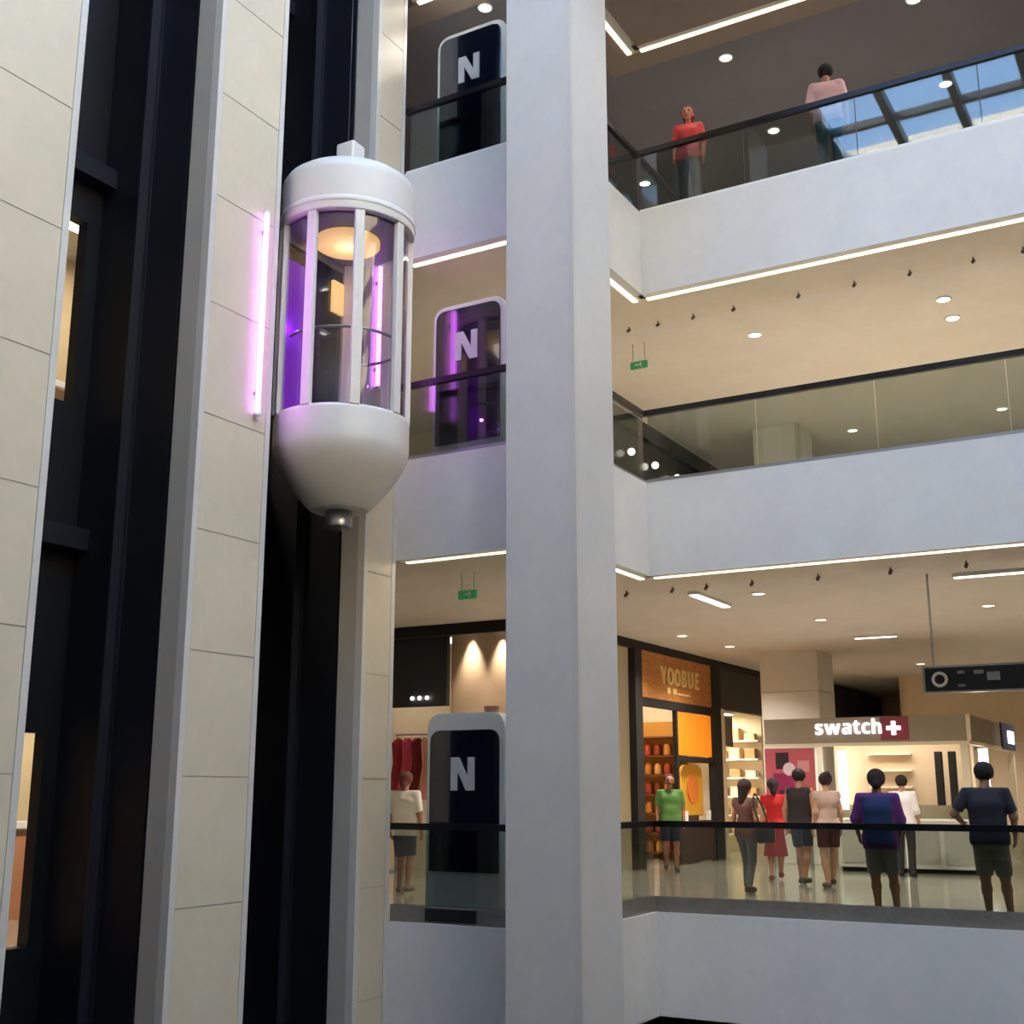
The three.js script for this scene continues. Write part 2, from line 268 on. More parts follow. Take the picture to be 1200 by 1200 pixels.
// ---------------------------------------------------------------- panoramic lift capsule
{
  const CX = -8.26, CD = 10.5, R = 0.75, y = 5.5;
  const t = thing('lift_capsule', 'white glass lift capsule with domed cap and tapered base', 'lift', [CX, 4.3, CD]);
  const lathe = (pts, seg = 56) => { const g = new THREE.LatheGeometry(pts.map(([r, h]) => new THREE.Vector2(r, h)), seg); g.translate(CX, 0, -CD); return g; };
  part('base', lathe([[0, 4.5], [0.3, 4.5], [0.34, 4.52], [0.44, 4.62], [0.56, 4.77], [0.66, 4.91], [0.72, 5.02], [0.755, 5.12], [0.765, 5.2], [0.765, 5.5], [0.755, 5.535], [0.7, 5.54], [0, 5.54]]), M.cab, t);
  part('buffer', lathe([[0, 4.31], [0.14, 4.31], [0.15, 4.33], [0.15, 4.5], [0, 4.5]], 24), M.steel, t);
  part('cap', lathe([[0, 7.8], [0.7, 7.8], [0.77, 7.8], [0.785, 7.82], [0.785, 8.32], [0.775, 8.38], [0.74, 8.44], [0.66, 8.5], [0.5, 8.55], [0.3, 8.58], [0, 8.6]]), M.cab, t);
  part('cap_band', lathe([[0.78, 7.9], [0.795, 7.905], [0.795, 7.96], [0.78, 7.965]]), M.white, t);
  part('hoist_block', [rbx(CX - 0.13, CX + 0.13, 8.58, 9.0, CD - 0.12, CD + 0.12, 0.03)], M.cab, t);
  part('cable', [tube([CX - 0.04, 8.99, -CD], [CX - 0.04, ROOF - 0.4, -CD], 0.006, 6), tube([CX + 0.04, 8.99, -CD], [CX + 0.04, ROOF - 0.4, -CD], 0.006, 6)], M.shaftSteel, t);
  const at = (deg, r) => [CX + r * Math.cos(deg * Math.PI / 180), -CD + r * Math.sin(deg * Math.PI / 180)];
  for (let k = -3; k <= 3; k++) {
    const a = k * 42, [x, z] = at(a, R - 0.015), g = new RoundedBoxGeometry(0.07, 2.28, 0.115, 2, 0.012); g.rotateY(-a * Math.PI / 180); g.translate(x, 6.67, z); part('mullion', g, M.cab, t);
  }
  for (let k = -3; k < 3; k++) {
    const g = new THREE.CylinderGeometry(R - 0.03, R - 0.03, 2.27, 8, 1, true, Math.PI / 2 - (k + 1) * 42 * Math.PI / 180 + 0.07, 42 * Math.PI / 180 - 0.14); g.translate(CX, 6.67, -CD); part('window_pane', g, M.cabGlass, t);
  }
  // rear wall with a door and its small window
  const XR = -8.72;
  const [h0, h1, v0, v1] = [10.82, 11.02, 7.1, 7.5];
  part('rear_pane', bx(XR - 0.035, XR - 0.02, 5.56, 7.76, CD - 0.55, CD + 0.55), M.cabGlass, t);
  for (const d of [CD - 0.58, CD + 0.58]) part('rear_post', rbx(XR - 0.05, XR, 5.54, 7.78, d - 0.03, d + 0.03, 0.008), M.cab, t);
  part('display', bx(XR - 0.02, XR + 0.02, v0, v1, h0, h1), M.cabLamp, t, 'amber lit display');
  part('door_rail', [bx(XR - 0.02, XR, 5.56, 5.64, CD - 0.55, CD + 0.55), bx(XR - 0.02, XR, 7.66, 7.76, CD - 0.55, CD + 0.55)], M.steel, t);
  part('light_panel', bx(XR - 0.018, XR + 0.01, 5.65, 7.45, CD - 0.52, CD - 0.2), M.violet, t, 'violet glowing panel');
  part('floor_plate', lathe([[0, 5.54], [0.7, 5.54], [0.7, 5.56], [0, 5.56]]), std('#8b8880', 0.5), t);
  part('inner_ceiling', lathe([[0, 7.76], [0.7, 7.76], [0.7, 7.8], [0, 7.8]]), std('#8d8894', 0.6), t);
  part('ceiling_lamp', lathe([[0, 7.68], [0.34, 7.68], [0.38, 7.7], [0.38, 7.76], [0, 7.76]], 36), M.cabLamp, t, 'round amber ceiling lamp');
  const hr = []; for (let k = 0; k < 14; k++) { const [x0, z0] = at(-120 + k * 240 / 14, R - 0.1), [x1, z1] = at(-120 + (k + 1) * 240 / 14, R - 0.1); hr.push(tube([x0, 6.45, z0], [x1, 6.45, z1], 0.018)); }
  part('handrail', hr, M.steel, t);
  const l = new THREE.PointLight(WARM, 0.4 * LAMP, 0, 2); l.position.set(0, 7.62 - 4.3, 0); l.castShadow = true; l.shadow.radius = 8; t.add(l);
  const v = new THREE.PointLight(PURPLE, 0.25 * LAMP, 0, 2); v.position.set(XR + 0.1 - CX, 6.6 - 4.3, 0.46); v.castShadow = true; t.add(v);
}

// ---------------------------------------------------------------- glass balustrades
const storey = ['shop storey', 'middle storey', 'upper storey', 'topmost storey'];
for (let i = 0; i < 3; i++) {
  const L = LEVEL[i], f = L.floor, r = L.rail, w = 0.035;
  const runs = [['x', XC, XE + 1.9, dR + 0.07, `glass balustrade with black handrail along the long balcony of the ${storey[i]}`], ['d', dL + 0.07, dR + 0.07, XC - 0.07, `glass balustrade on the short return edge of the ${storey[i]}`], ['x', XW + 0.02, XC - 0.07, dL + 0.07, `glass balustrade beside the lift on the ${storey[i]}`]];
  for (const [ax, a, b, c, label] of runs) {
    const along = (p, q, y0, y1, t, o = 0) => ax === 'x' ? bx(p, q, y0, y1, c - t + o, c + t + o) : bx(c - t - o, c + t - o, y0, y1, p, q);
    const t = thing('glass_balustrade', label, 'balustrade', ax === 'x' ? [(a + b) / 2, f, c] : [c, f, (a + b) / 2], 'balustrades around the atrium');
    part('handrail', along(a - 0.04, b + 0.04, r - 0.075, r, w), M.rail, t);
    const n = Math.max(1, Math.round((b - a) / 1.5));
    for (let k = 0; k < n; k++) part('glass_panel', along(a + (b - a) * k / n + 0.006, a + (b - a) * (k + 1) / n - 0.006, f + 0.03, r - 0.07, 0.006), M.glass, t);
    if (i === 0 && ax === 'x' && b < 0) part('vent_grille', bx(-8.06, -7.38, 0.03, 0.17, c - 0.045, c - 0.028), M.vent, t, 'dark vent slot');
    if (i === 0) part('kerb', along(a - 0.02, b + 0.02, f, f + 0.19, 0.05, 0.02), M.granite, t, 'dark granite kerb');
    else part('base_channel', along(a - 0.02, b + 0.02, f, f + 0.06, 0.03), i === 2 ? M.white : M.steel, t);
  }
}

// ---------------------------------------------------------------- light lines under the balcony edges
for (let i = 1; i < 4; i++) {
  const y = LEVEL[i].under, Y0 = y - 0.012, Y1 = y + 0.05;
  const runs = [[XC, XE + 1.9, 'x', dR + 0.18, 'long balcony'], [dL + 0.2, dR + 0.18, 'd', XC - 0.18, 'short return edge'], [XW + 0.05, XC - 0.22, 'x', dL + 0.18, 'balcony beside the lift']];
  for (const [a, b, ax, c, where] of runs) {
    const g = ax === 'x' ? bx(a, b, Y0, Y1, c - 0.035, c + 0.035) : bx(c - 0.035, c + 0.035, Y0, Y1, a, b), m = (a + b) / 2;
    const t = lone('led_strip', g, M.ledWarm, `warm light line under the ${where} edge of the ${storey[i]}`, 'light', 'light lines under the balconies');
    const pos = ax === 'x' ? [m, Y0 - 0.01, c] : [c, Y0 - 0.01, m];
    area(t, WARM, 14, ax === 'x' ? b - a : 0.06, ax === 'x' ? 0.06 : b - a, pos, [pos[0], -99, pos[2]]);
  }
}
// round downlights
function downlight(x, y, d, cd, label, group, color = SOFTWARM) {
  const t = thing('downlight', label, 'light', [x, y, d], group);
  const ring = new THREE.TorusGeometry(0.1, 0.016, 8, 24); ring.rotateX(Math.PI / 2); ring.translate(x, y - 0.004, -d);
  part('trim_ring', ring, M.white, t); part('lens', cyl(x, y - 0.014, y - 0.003, d, 0.092), M.lampWhite, t);
  spot(t, color, cd, [x, y - 0.03, d], [x, y - 3, d], 1.15, 0.7, 3);
}
const yB = LEVEL[2].under + 0.14, yA = LEVEL[1].under + 0.14, yC = LEVEL[3].under + 0.14;
for (const [x, d] of [[-5.54, 17.15], [-2.75, 17.15], [-2.77, 17.95], [-2.79, 20.1], [-5.6, 20.1], [-5.57, 23], [-2.83, 23], [0.2, 17.15], [0.2, 20.1], [-7.4, 20.1], [-8.9, 14.6], [-8.0, 16.6]]) downlight(x, yB, d, 32, 'round recessed ceiling light in the beige ceiling of the middle storey', 'middle storey downlights');
for (const [x, d] of [[-5.33, 15.73], [-5.36, 18.1], [-2.58, 15.72], [-7.85, 12.9], [-7.96, 18.7], [-2.6, 18.1]]) downlight(x, yC, d, 14, 'round ceiling light in the dark grey ceiling of the upper storey', 'upper storey downlights');
for (const [x, d] of [[-5.79, 17.5], [-5.79, 20.8], [-8.72, 21.7], [-8.53, 23.8], [-3.0, 20.5], [0.2, 17.5], [0.2, 21], [-9.0, 16.2], [-3, 29], [-5.9, 29.4]]) downlight(x, yA, d, 44, 'round recessed ceiling light in the beige ceiling of the shop storey', 'shop storey downlights');
// linear ceiling lights of the shop storey
for (const [x0, x1, d0, d1, label] of [[-6.66, -6.5, 16.85, 18.3, 'linear ceiling light near the corner of the shop storey'], [-2.95, 0.4, 17.2, 17.32, 'long linear ceiling light above the black hanging sign'], [-5.9, -5.1, 23.4, 23.5, 'short linear ceiling light above the kiosk'], [-12.8, -12.1, 15.6, 15.7, 'short linear ceiling light near the clothes shop']]) {
  const t = thing('linear_light', label, 'light', [(x0 + x1) / 2, yA - 0.05, (d0 + d1) / 2], 'linear lights of the shop storey');
  part('housing', bx(x0, x1, yA - 0.05, yA + 0.01, d0, d1), M.white, t); part('diffuser', bx(x0 + 0.02, x1 - 0.02, yA - 0.062, yA - 0.05, d0 + 0.02, d1 - 0.02), M.lampWhite, t);
  area(t, SOFTWARM, 10, x1 - x0 - 0.04, d1 - d0 - 0.04, [(x0 + x1) / 2, yA - 0.07, (d0 + d1) / 2], [(x0 + x1) / 2, -50, (d0 + d1) / 2]);
}
// little spot heads along the step in the soffit
for (const [i, xs] of [[1, [-7.1, -6.4, -5.9, -5.25, -4.35, -3.42, -2.5]], [2, [-6.97, -6.5, -5.95, -5.34, -4.4, -3.63, -2.9, -2.1, -1.5]]]) for (const x of xs) {
  const y = LEVEL[i].under + 0.02, d = 15.62, t = thing('soffit_spotlight', `small dark spot head on the soffit strip under the ${storey[i]} edge`, 'spotlight', [x, y, d], `spot heads under the ${storey[i]}`);
  part('stem', cyl(x, y - 0.05, y, d, 0.01, 0.01, 8), M.spotHead, t); part('head', tube([x, y - 0.04, -d - 0.02], [x, y - 0.08, -d + 0.04], 0.024, 12), M.spotHead, t);
}
// green exit signs
for (const [x, y, d, top, label] of [[-7.25, 7.95, 16.6, yB, 'green exit sign hanging from the middle storey ceiling'], [-8.52, 4.02, 13.64, yA, 'green exit sign hanging near the lift on the shop storey']]) {
  const t = thing('exit_sign', label, 'sign', [x, y, d]);
  part('box', rbx(x - 0.14, x + 0.14, y - 0.06, y + 0.06, d - 0.025, d + 0.025, 0.01), M.exit, t);
  part('arrow', [bx(x - 0.06, x + 0.05, y - 0.012, y + 0.012, d - 0.03, d - 0.024), bx(x + 0.03, x + 0.055, y - 0.035, y + 0.035, d - 0.03, d - 0.024)], M.white, t);
  part('rod', [tube([x - 0.1, y + 0.08, -d], [x - 0.1, top, -d], 0.006), tube([x + 0.1, y + 0.08, -d], [x + 0.1, top, -d], 0.006)], M.steel, t);
}

// ---------------------------------------------------------------- lettering
const bold = await new FontLoader().loadAsync('fonts/droid/droid_sans_bold.typeface.json');
function text(s, size, depth) { const g = new TextGeometry(s, { font: bold, size, depth, curveSegments: 4, bevelEnabled: false }); g.computeBoundingBox(); const c = g.boundingBox; g.translate(-(c.min.x + c.max.x) / 2, -(c.min.y + c.max.y) / 2, 0); return g; }

// ---------------------------------------------------------------- navy totems with the letter N
function roundedPanel(x0, x1, y0, y1, r, z0, depth) {
  const s = new THREE.Shape(); s.moveTo(x0, y0); s.lineTo(x1, y0); s.lineTo(x1, y1 - r); s.quadraticCurveTo(x1, y1, x1 - r, y1); s.lineTo(x0 + r, y1); s.quadraticCurveTo(x0, y1, x0, y1 - r); s.closePath();
  const g = new THREE.ExtrudeGeometry(s, { depth, bevelEnabled: true, bevelSize: 0.008, bevelThickness: 0.008, bevelSegments: 2, curveSegments: 12 }); g.translate(0, 0, z0); return g;
}
for (const [i, H, base, ny, label] of [[0, 2.36, 0.56, 1.66, 'navy totem with a white N and tall white base on the shop storey'], [1, 2.08, 0.24, 1.5, 'navy totem with a white N on the middle storey, level with the lift capsule'], [2, 2.1, 0.26, 1.5, 'navy totem with a white N on the upper storey']]) {
  const y = LEVEL[i].floor, x0 = -8.26, x1 = -7.2, D = 12.36, t = thing('information_totem', label, 'totem', [(x0 + x1) / 2, y, D + 0.12], 'navy totems by the lift');
  part('body', roundedPanel(x0, x1, y, y + H, 0.2, -D - 0.24, 0.24), M.totem, t);
  const face = part('screen_panel', roundedPanel(x0 + 0.05, x1 - 0.07, y + base, y + H - (i ? 0.06 : 0.2), 0.14, -D + 0.006, 0.012), M.navy, t, 'glossy navy face');
  const n = new TextGeometry('N', { font: bold, size: 0.36, depth: 0.012, bevelEnabled: true, bevelSize: 0.012, bevelThickness: 0.002, bevelSegments: 1 }); n.computeBoundingBox(); const c = n.boundingBox; n.translate(-(c.min.x + c.max.x) / 2 - 7.75, -(c.min.y + c.max.y) / 2 + y + ny, -D + 0.028);
  part('letter', n, M.letter, face, 'white letter N');
  if (i) part('vent', bx(x0 + 0.2, x1 - 0.18, y + 0.03, y + (i ? 0.15 : 0.18), D - 0.03, D - 0.005), M.vent, t, 'dark vent slot');
}

// ---------------------------------------------------------------- shops of the shop storey
const XS = -9.8, dS = 18.1, yT = yA;                      // shop line along the passage, shop front facing the lifts, ceiling
[[-14, XS - 0.13, 21.86, 21.98], [-14, XS - 0.13, 26.2, 26.4], [-14, XS - 0.17, 29.9, 30.1], [-13.9, -13.7, 18.2, 30]].forEach(([a, b, c, d], k) => struct(numbered('wall_shops'), bx(a, b, 0, yT, c, d), M.cream, ['cream partition wall between the clothes and sweets shops', 'cream partition wall between the sweets and bright shops', 'cream end wall of the bright shop', 'cream rear wall of the shops'][k]));
struct('trim_10', [bx(-14, XS + 0.02, yT - 0.2, yT, dS - 0.02, dS + 0.1), bx(XS - 0.1, XS + 0.02, yT - 0.16, yT, dS, 30.1)], M.black, 'black cornice above the shop fronts');
struct('trim_11', [bx(-9.0, -8.88, yB - 0.3, yB, 18.9, 33), bx(-9.05, -8.95, LEVEL[1].floor, yB - 0.3, 19.1, 33)], std('#16171a', 0.2), 'black shop fronts on the middle storey');
struct('wall_middle', [bx(-14, -9.06, LEVEL[1].floor, yB, 19.0, 19.2)], M.cream, 'cream wall facing the lifts on the middle storey');
for (const d of [19.8, 20.9, 22.0]) lone('shop_spotlight', new THREE.SphereGeometry(0.07, 16, 10).translate(-8.84, 7.55, -d), M.lampWhite, 'small white spot lamp on the black shop front of the middle storey', 'spotlight', 'spot lamps on the black shop front');

// clothes shop facing the lifts
struct('wall_display', [bx(-11.95, XS - 0.1, 2.75, yT, dS + 0.5, dS + 0.6)], std('#b89d80', 0.65, { map: tone }), 'brown display wall of the clothes shop');
struct('trim_12', [bx(-14, -11.95, 2.95, yT, dS + 0.35, dS + 0.45)], std('#20252b', 0.5), 'dark bulkhead over the clothes shop entrance');
{
  const t = thing('display_plinth', 'cream display block under the lit brown wall of the clothes shop', 'plinth', [-10.9, 0, dS + 0.35]);
  part('body', rbx(-11.9, XS - 0.1, 0, 2.68, dS + 0.12, dS + 0.5, 0.01), M.cream, t); part('top', rbx(-11.93, XS - 0.08, 2.68, 2.73, dS + 0.08, dS + 0.5, 0.01), M.white, t);
  for (const x of [-11.5, -10.87, -10.3]) {
    const l = thing('wall_washer', 'small lamp grazing the brown display wall of the clothes shop', 'light', [x, yT - 0.06, dS + 0.38], 'lamps over the brown display wall');
    part('housing', cyl(x, yT - 0.07, yT, dS + 0.38, 0.05), M.black, l); part('lens', cyl(x, yT - 0.08, yT - 0.07, dS + 0.38, 0.042), M.lampWhite, l);
    spot(l, WARM, 26, [x, yT - 0.1, dS + 0.38], [x, 2.6, dS + 0.46], 0.5, 0.9, 2);
  }
  for (const [x, r] of [[-10.98, 0.13], [-10.55, 0.12]]) {
    const g = new THREE.LatheGeometry([[0, 0], [r * 0.5, 0], [r, 0.1], [r * 1.05, 0.17], [r * 0.95, 0.17], [r * 0.85, 0.1], [0, 0.03]].map(([a, b]) => new THREE.Vector2(a, b)), 24); g.translate(x, 2.73, -dS - 0.3);
    lone('display_bowl', g, std('#5a4030', 0.5), 'dark brown bowl on the cream display block', 'bowl', 'bowls on the display block');
  }
}
function garment(x, y, d, col, label, len, w, turn) {
  const t = thing('hanging_dress', label, 'dress', [x, y - len, d], 'dresses on the clothes rail'), s = new THREE.Shape();
  s.moveTo(-w * 0.5, -len); s.lineTo(w * 0.5, -len); s.lineTo(w * 0.3, -len * 0.45); s.lineTo(w * 0.36, -0.08); s.quadraticCurveTo(0.1, 0, 0.06, 0); s.quadraticCurveTo(0, -0.09, -0.06, 0); s.quadraticCurveTo(-0.1, 0, -w * 0.36, -0.08); s.lineTo(-w * 0.3, -len * 0.45); s.closePath();
  const g = new THREE.ExtrudeGeometry(s, { depth: 0.05, bevelEnabled: true, bevelSize: 0.02, bevelThickness: 0.02, bevelSegments: 2 }); g.rotateY(turn); g.translate(x, y, -d); part('cloth', g, std(col, 0.9, { bumpMap: weave, bumpScale: 0.0005 }), t);
  part('hanger', [tube([x, y - 0.02, -d], [x, y + 0.08, -d], 0.005, 6)], M.steel, t);
}
{
  const t = thing('clothes_rail', 'steel clothes rail inside the clothes shop entrance', 'clothes rail', [-13.0, 0, 19.3]);
  part('bar', tube([-13.64, 2.5, -19.3], [-12.3, 2.5, -19.3], 0.015), M.steel, t);
  for (const x of [-13.6, -12.34]) { part('post', tube([x, 0.03, -19.3], [x, 2.5, -19.3], 0.015), M.steel, t); part('foot', rbx(x - 0.03, x + 0.03, 0, 0.04, 19.05, 19.55, 0.01), M.steel, t); }
  [['#a8323c', 'dark red dress on the clothes rail', 1.0], ['#e0566a', 'bright pink dress on the clothes rail', 0.9], ['#7d2a30', 'maroon dress on the clothes rail', 1.05], ['#e8a58a', 'peach dress on the clothes rail', 1.1], ['#c43a4e', 'raspberry dress on the clothes rail', 0.85]].forEach(([c, l, n], k) => garment(-13.5 + k * 0.22, 2.42, 19.3, c, l, n, 0.5, 1.0));
  const p = thing('ceiling_panel_light', 'ceiling light inside the clothes shop', 'light', [-12.7, yT - 0.04, 19.9]);
  part('frame', rbx(-13.1, -12.3, yT - 0.04, yT, 19.5, 20.3, 0.01), M.white, p); part('diffuser', bx(-13.05, -12.35, yT - 0.05, yT - 0.04, 19.55, 20.25), M.lampWhite, p); area(p, WARM, 7, 0.7, 0.7, [-12.7, yT - 0.06, 19.9], [-12.7, 0, 19.9]);
  for (const x of [-12.66, -12.5, -12.34]) lone('shop_spotlight', new THREE.SphereGeometry(0.035, 12, 8).translate(x, 3.1, -dS - 0.3), M.lampWhite, 'tiny lamp on the dark bulkhead of the clothes shop', 'spotlight', 'tiny lamps on the dark bulkhead');
}
// sweets shop with wooden sign and orange panels
{
  const t = thing('sweet_shop', 'black framed shop front with brown wooden sign board', 'shop front', [XS, 0, 24.2]);
  for (const [a, b] of [[21.82, 22.15], [26.0, 26.5]]) part('post', bx(XS - 0.12, XS + 0.03, 0, yT - 0.16, a, b), M.black, t);
  part('header_beam', bx(XS - 0.1, XS + 0.02, 3.1, 3.27, 22.15, 26.0), M.black, t);
  const board = part('sign_board', bx(XS - 0.06, XS, 3.27, yT - 0.16, 22.15, 26.0), M.woodSign, t, 'brown wooden sign board');
  part('transom', bx(XS - 0.08, XS, 2.05, 2.17, 24.0, 26.0), M.black, t); part('jamb', bx(XS - 0.08, XS, 0, 3.1, 23.9, 24.0), M.black, t);
  const put = (g, d, y) => { g.rotateY(Math.PI / 2); g.translate(XS + 0.003, y, -d); return g; };
  let q = 0; for (const ch of 'YOOBUE') { const g = put(text(ch, 0.36, 0.03), 23.25 + q++ * 0.37, 3.78); part('letter', g, M.gold, board); }
  part('motif', [bx(XS, XS + 0.02, 3.42, 3.54, 23.45, 23.6), bx(XS, XS + 0.02, 3.42, 3.54, 23.75, 23.95), bx(XS, XS + 0.02, 3.42, 3.46, 24.0, 24.7)], M.gold, board);
  for (let k = 0; k < 4; k++) part('orange_panel', bx(XS - 0.05, XS - 0.02, 2.19, 3.08, 24.05 + k * 0.485, 24.5 + k * 0.485), M.orange, t, 'glowing orange panel');
  part('dado', bx(XS - 0.1, XS - 0.02, 0.02, 0.85, 24.0, 26.0), std('#4a3228', 0.85), t);
  const pl = thing('ceiling_panel_light', 'ceiling light inside the sweets shop', 'light', [-11.2, 3.9, 24]); part('frame', rbx(-11.7, -10.7, 3.9, 3.96, 22.6, 25.6, 0.01), M.white, pl); part('diffuser', bx(-11.65, -10.75, 3.885, 3.9, 22.65, 25.55), M.lampWhite, pl); part('rod', tube([-11.2, 3.95, -24], [-11.2, yT, -24], 0.01), M.steel, pl); area(pl, new THREE.Color(1, 0.7, 0.36), 6, 0.9, 2.8, [-11.2, 3.87, 24], [-11.2, 0, 24]);
  // shelf unit with jars
  const sh = thing('shelf_unit', 'dark wood shelf unit at the end wall of the sweets shop', 'shelf', [-11.4, 0, 25.9]);
  for (const x of [-12.7, -10.5]) part('side', bx(x - 0.03, x + 0.03, 0, 3.0, 25.7, 26.15), std('#4f2f1c', 0.5), sh);
  part('back', bx(-12.7, -10.5, 0, 3.0, 26.12, 26.16), std('#c9923e', 0.6), sh);
  for (let k = 0; k < 7; k++) part('shelf', bx(-12.67, -10.53, 0.1 + k * 0.42, 0.14 + k * 0.42, 25.72, 26.12), std('#6b4024', 0.5), sh);
  const cols = [['#8a3b24', 'rust red'], ['#c98a3a', 'amber'], ['#7a2f2a', 'dark red'], ['#d9a860', 'honey'], ['#a84a30', 'brick red'], ['#b8743a', 'ochre']], jarMat = cols.map(([c]) => std(c, 0.4)), nth = ['lowest', 'second', 'third', 'fourth', 'fifth', 'sixth'];
  const jarG = new THREE.LatheGeometry([[0, 0], [0.08, 0], [0.085, 0.02], [0.085, 0.18], [0.06, 0.21], [0.06, 0.25], [0, 0.25]].map(([a, b]) => new THREE.Vector2(a, b)), 14);
  for (let k = 0; k < 6; k++) for (let j = 0; j < 9; j++) {
    const q = (k * 3 + j + (j >> 1)) % 6, m = new THREE.Mesh(jarG, jarMat[q]); m.name = numbered('sweet_jar'); m.position.set(-12.5 + j * 0.235, 0.141 + k * 0.42, -25.9); shade(m); scene.add(m);
    tag(m, `${cols[q][1]} jar on the ${nth[k]} shelf up of the sweets shop`, 'jar', 'jars in the sweets shop');
  }
  // yellow round display
  const yd = thing('yellow_display', 'yellow and orange display board standing in the sweets shop window', 'display', [XS - 0.35, 0.85, 25.0]);
  part('board', (() => { const g = roundedPanel(-0.6, 0.6, 0.95, 2.0, 0.3, 0, 0.05); g.rotateY(Math.PI / 2); g.translate(XS - 0.22, 0, -25.1); return g; })(), std('#dda22a', 0.5), yd);
  part('centre', (() => { const g = new THREE.CylinderGeometry(0.3, 0.3, 0.03, 28); g.rotateZ(Math.PI / 2); g.translate(XS - 0.15, 1.5, -25.1); return g; })(), std('#dc7a30', 0.5), yd);
  part('stand', bx(XS - 0.22, XS - 0.15, 0, 0.96, 24.8, 25.4), std('#4a3228', 0.5), yd);
  lone('white_cup', cyl(XS - 0.06, 0.85, 1.05, 24.4, 0.06, 0.07, 16), M.white, 'white cup on the sill at the inner side of the sweets shop window', 'cup', 'cups in the sweets shop window'); lone('white_cup', cyl(XS - 0.06, 0.85, 1.05, 25.7, 0.06, 0.07, 16), M.white, 'white cup on the sill at the inner side of the sweets shop window', 'cup', 'cups in the sweets shop window');
}
// bright shop with dark header
{
  const t = thing('open_shop', 'open bright shop front under a dark grey header', 'shop front', [XS, 0, 28.2]);
  part('header', bx(XS - 0.15, XS + 0.01, 3.28, yT - 0.16, 26.62, 29.9), M.headerDark, t); part('jamb', bx(XS - 0.1, XS + 0.02, 0, 3.28, 26.5, 26.75), M.cream, t);
  const pl = thing('ceiling_panel_light', 'ceiling light inside the bright shop', 'light', [-11.2, 3.3, 28.2]); part('frame', rbx(-11.9, -10.5, 3.32, 3.38, 26.9, 29.5, 0.01), M.white, pl); part('diffuser', bx(-11.85, -10.55, 3.305, 3.32, 26.95, 29.45), M.lampWhite, pl); part('rod', tube([-11.2, 3.38, -28.2], [-11.2, yT, -28.2], 0.01), M.steel, pl); area(pl, new THREE.Color(1, 0.86, 0.6), 14, 1.3, 2.5, [-11.2, 3.29, 28.2], [-11.2, 0, 28.2]);
  const sh = thing('shelf_unit', 'cream wall shelves at the end wall of the bright shop', 'shelf', [-11, 0, 29.6]);
  part('back', bx(-12.4, -9.95, 0, 3.1, 29.82, 29.88), M.cream, sh); for (let k = 0; k < 6; k++) part('shelf', bx(-12.4, -9.95, 0.4 + k * 0.45, 0.44 + k * 0.45, 29.45, 29.82), M.white, sh);
  const bc = [['#e8cfa0', 'sand coloured'], ['#caa070', 'tan'], ['#efe3c8', 'ivory'], ['#b98d63', 'light brown']], bmats = bc.map(([c]) => std(c, 0.6)), nth2 = ['lowest', 'second', 'third', 'fourth', 'fifth', 'top'];
  for (let k = 0; k < 6; k++) for (let j = 0; j < 6; j++) { const x = -12.3 + j * 0.4, h = 0.16 + 0.16 * rnd(), q = (k + j * 3) % 4; lone('shop_box', rbx(x, x + 0.26, 0.441 + k * 0.45, 0.441 + k * 0.45 + h, 29.5, 29.76, 0.015), bmats[q], `${bc[q][1]} box on the ${nth2[k]} shelf of the bright shop`, 'box', 'boxes in the bright shop'); }
  const hang = thing('hanging_banner', 'small dark banner hanging in the bright shop entrance', 'banner', [XS - 0.5, 2.5, 28.3]); part('panel', bx(XS - 0.52, XS - 0.5, 2.5, 3.2, 28.0, 28.7), std('#6d5f58', 0.7), hang); part('bar', tube([XS - 0.51, 3.22, -27.95], [XS - 0.51, 3.22, -28.75], 0.015), M.steel, hang); part('cord', [tube([XS - 0.51, 3.22, -28.05], [XS - 0.51, yT, -28.05], 0.004, 6), tube([XS - 0.51, 3.22, -28.65], [XS - 0.51, yT, -28.65], 0.004, 6)], M.steel, hang);
}
// far end: dark shop front beyond the kiosk
struct('wall_far', [bx(-9.6, -9.2, 0, yT, 30.1, 33.4)], M.cream, 'cream wall beyond the bright shop');
lone('dark_shop_front', bx(-9.5, -9.1, 2.6, yT - 0.05, 33.5, 39), M.headerDark, 'dark shop header far behind the kiosk', 'shop front');
{
  const t = thing('square_column', 'broad cream column rising behind the left part of the kiosk', 'column', [-7.8, 0, 26]);
  part('shaft', rbx(-8.45, -7.2, 0, yT, 25.4, 26.6, 0.012), M.wall, t); part('joint_strip', bx(-8.46, -7.19, 3.5, 3.52, 25.39, 26.61), M.pierCore, t);
}

{
  const f = LEVEL[1].floor, t = thing('square_column', 'cream square column on the middle storey behind the glass', 'column', [-6.8, f, 22.4]);
  part('shaft', rbx(-7.25, -6.35, f, yB, 22.0, 22.9, 0.012), M.wall, t); part('joint_strip', bx(-6.42, -6.345, f, yB, 21.994, 22.1), M.pierCore, t);
}

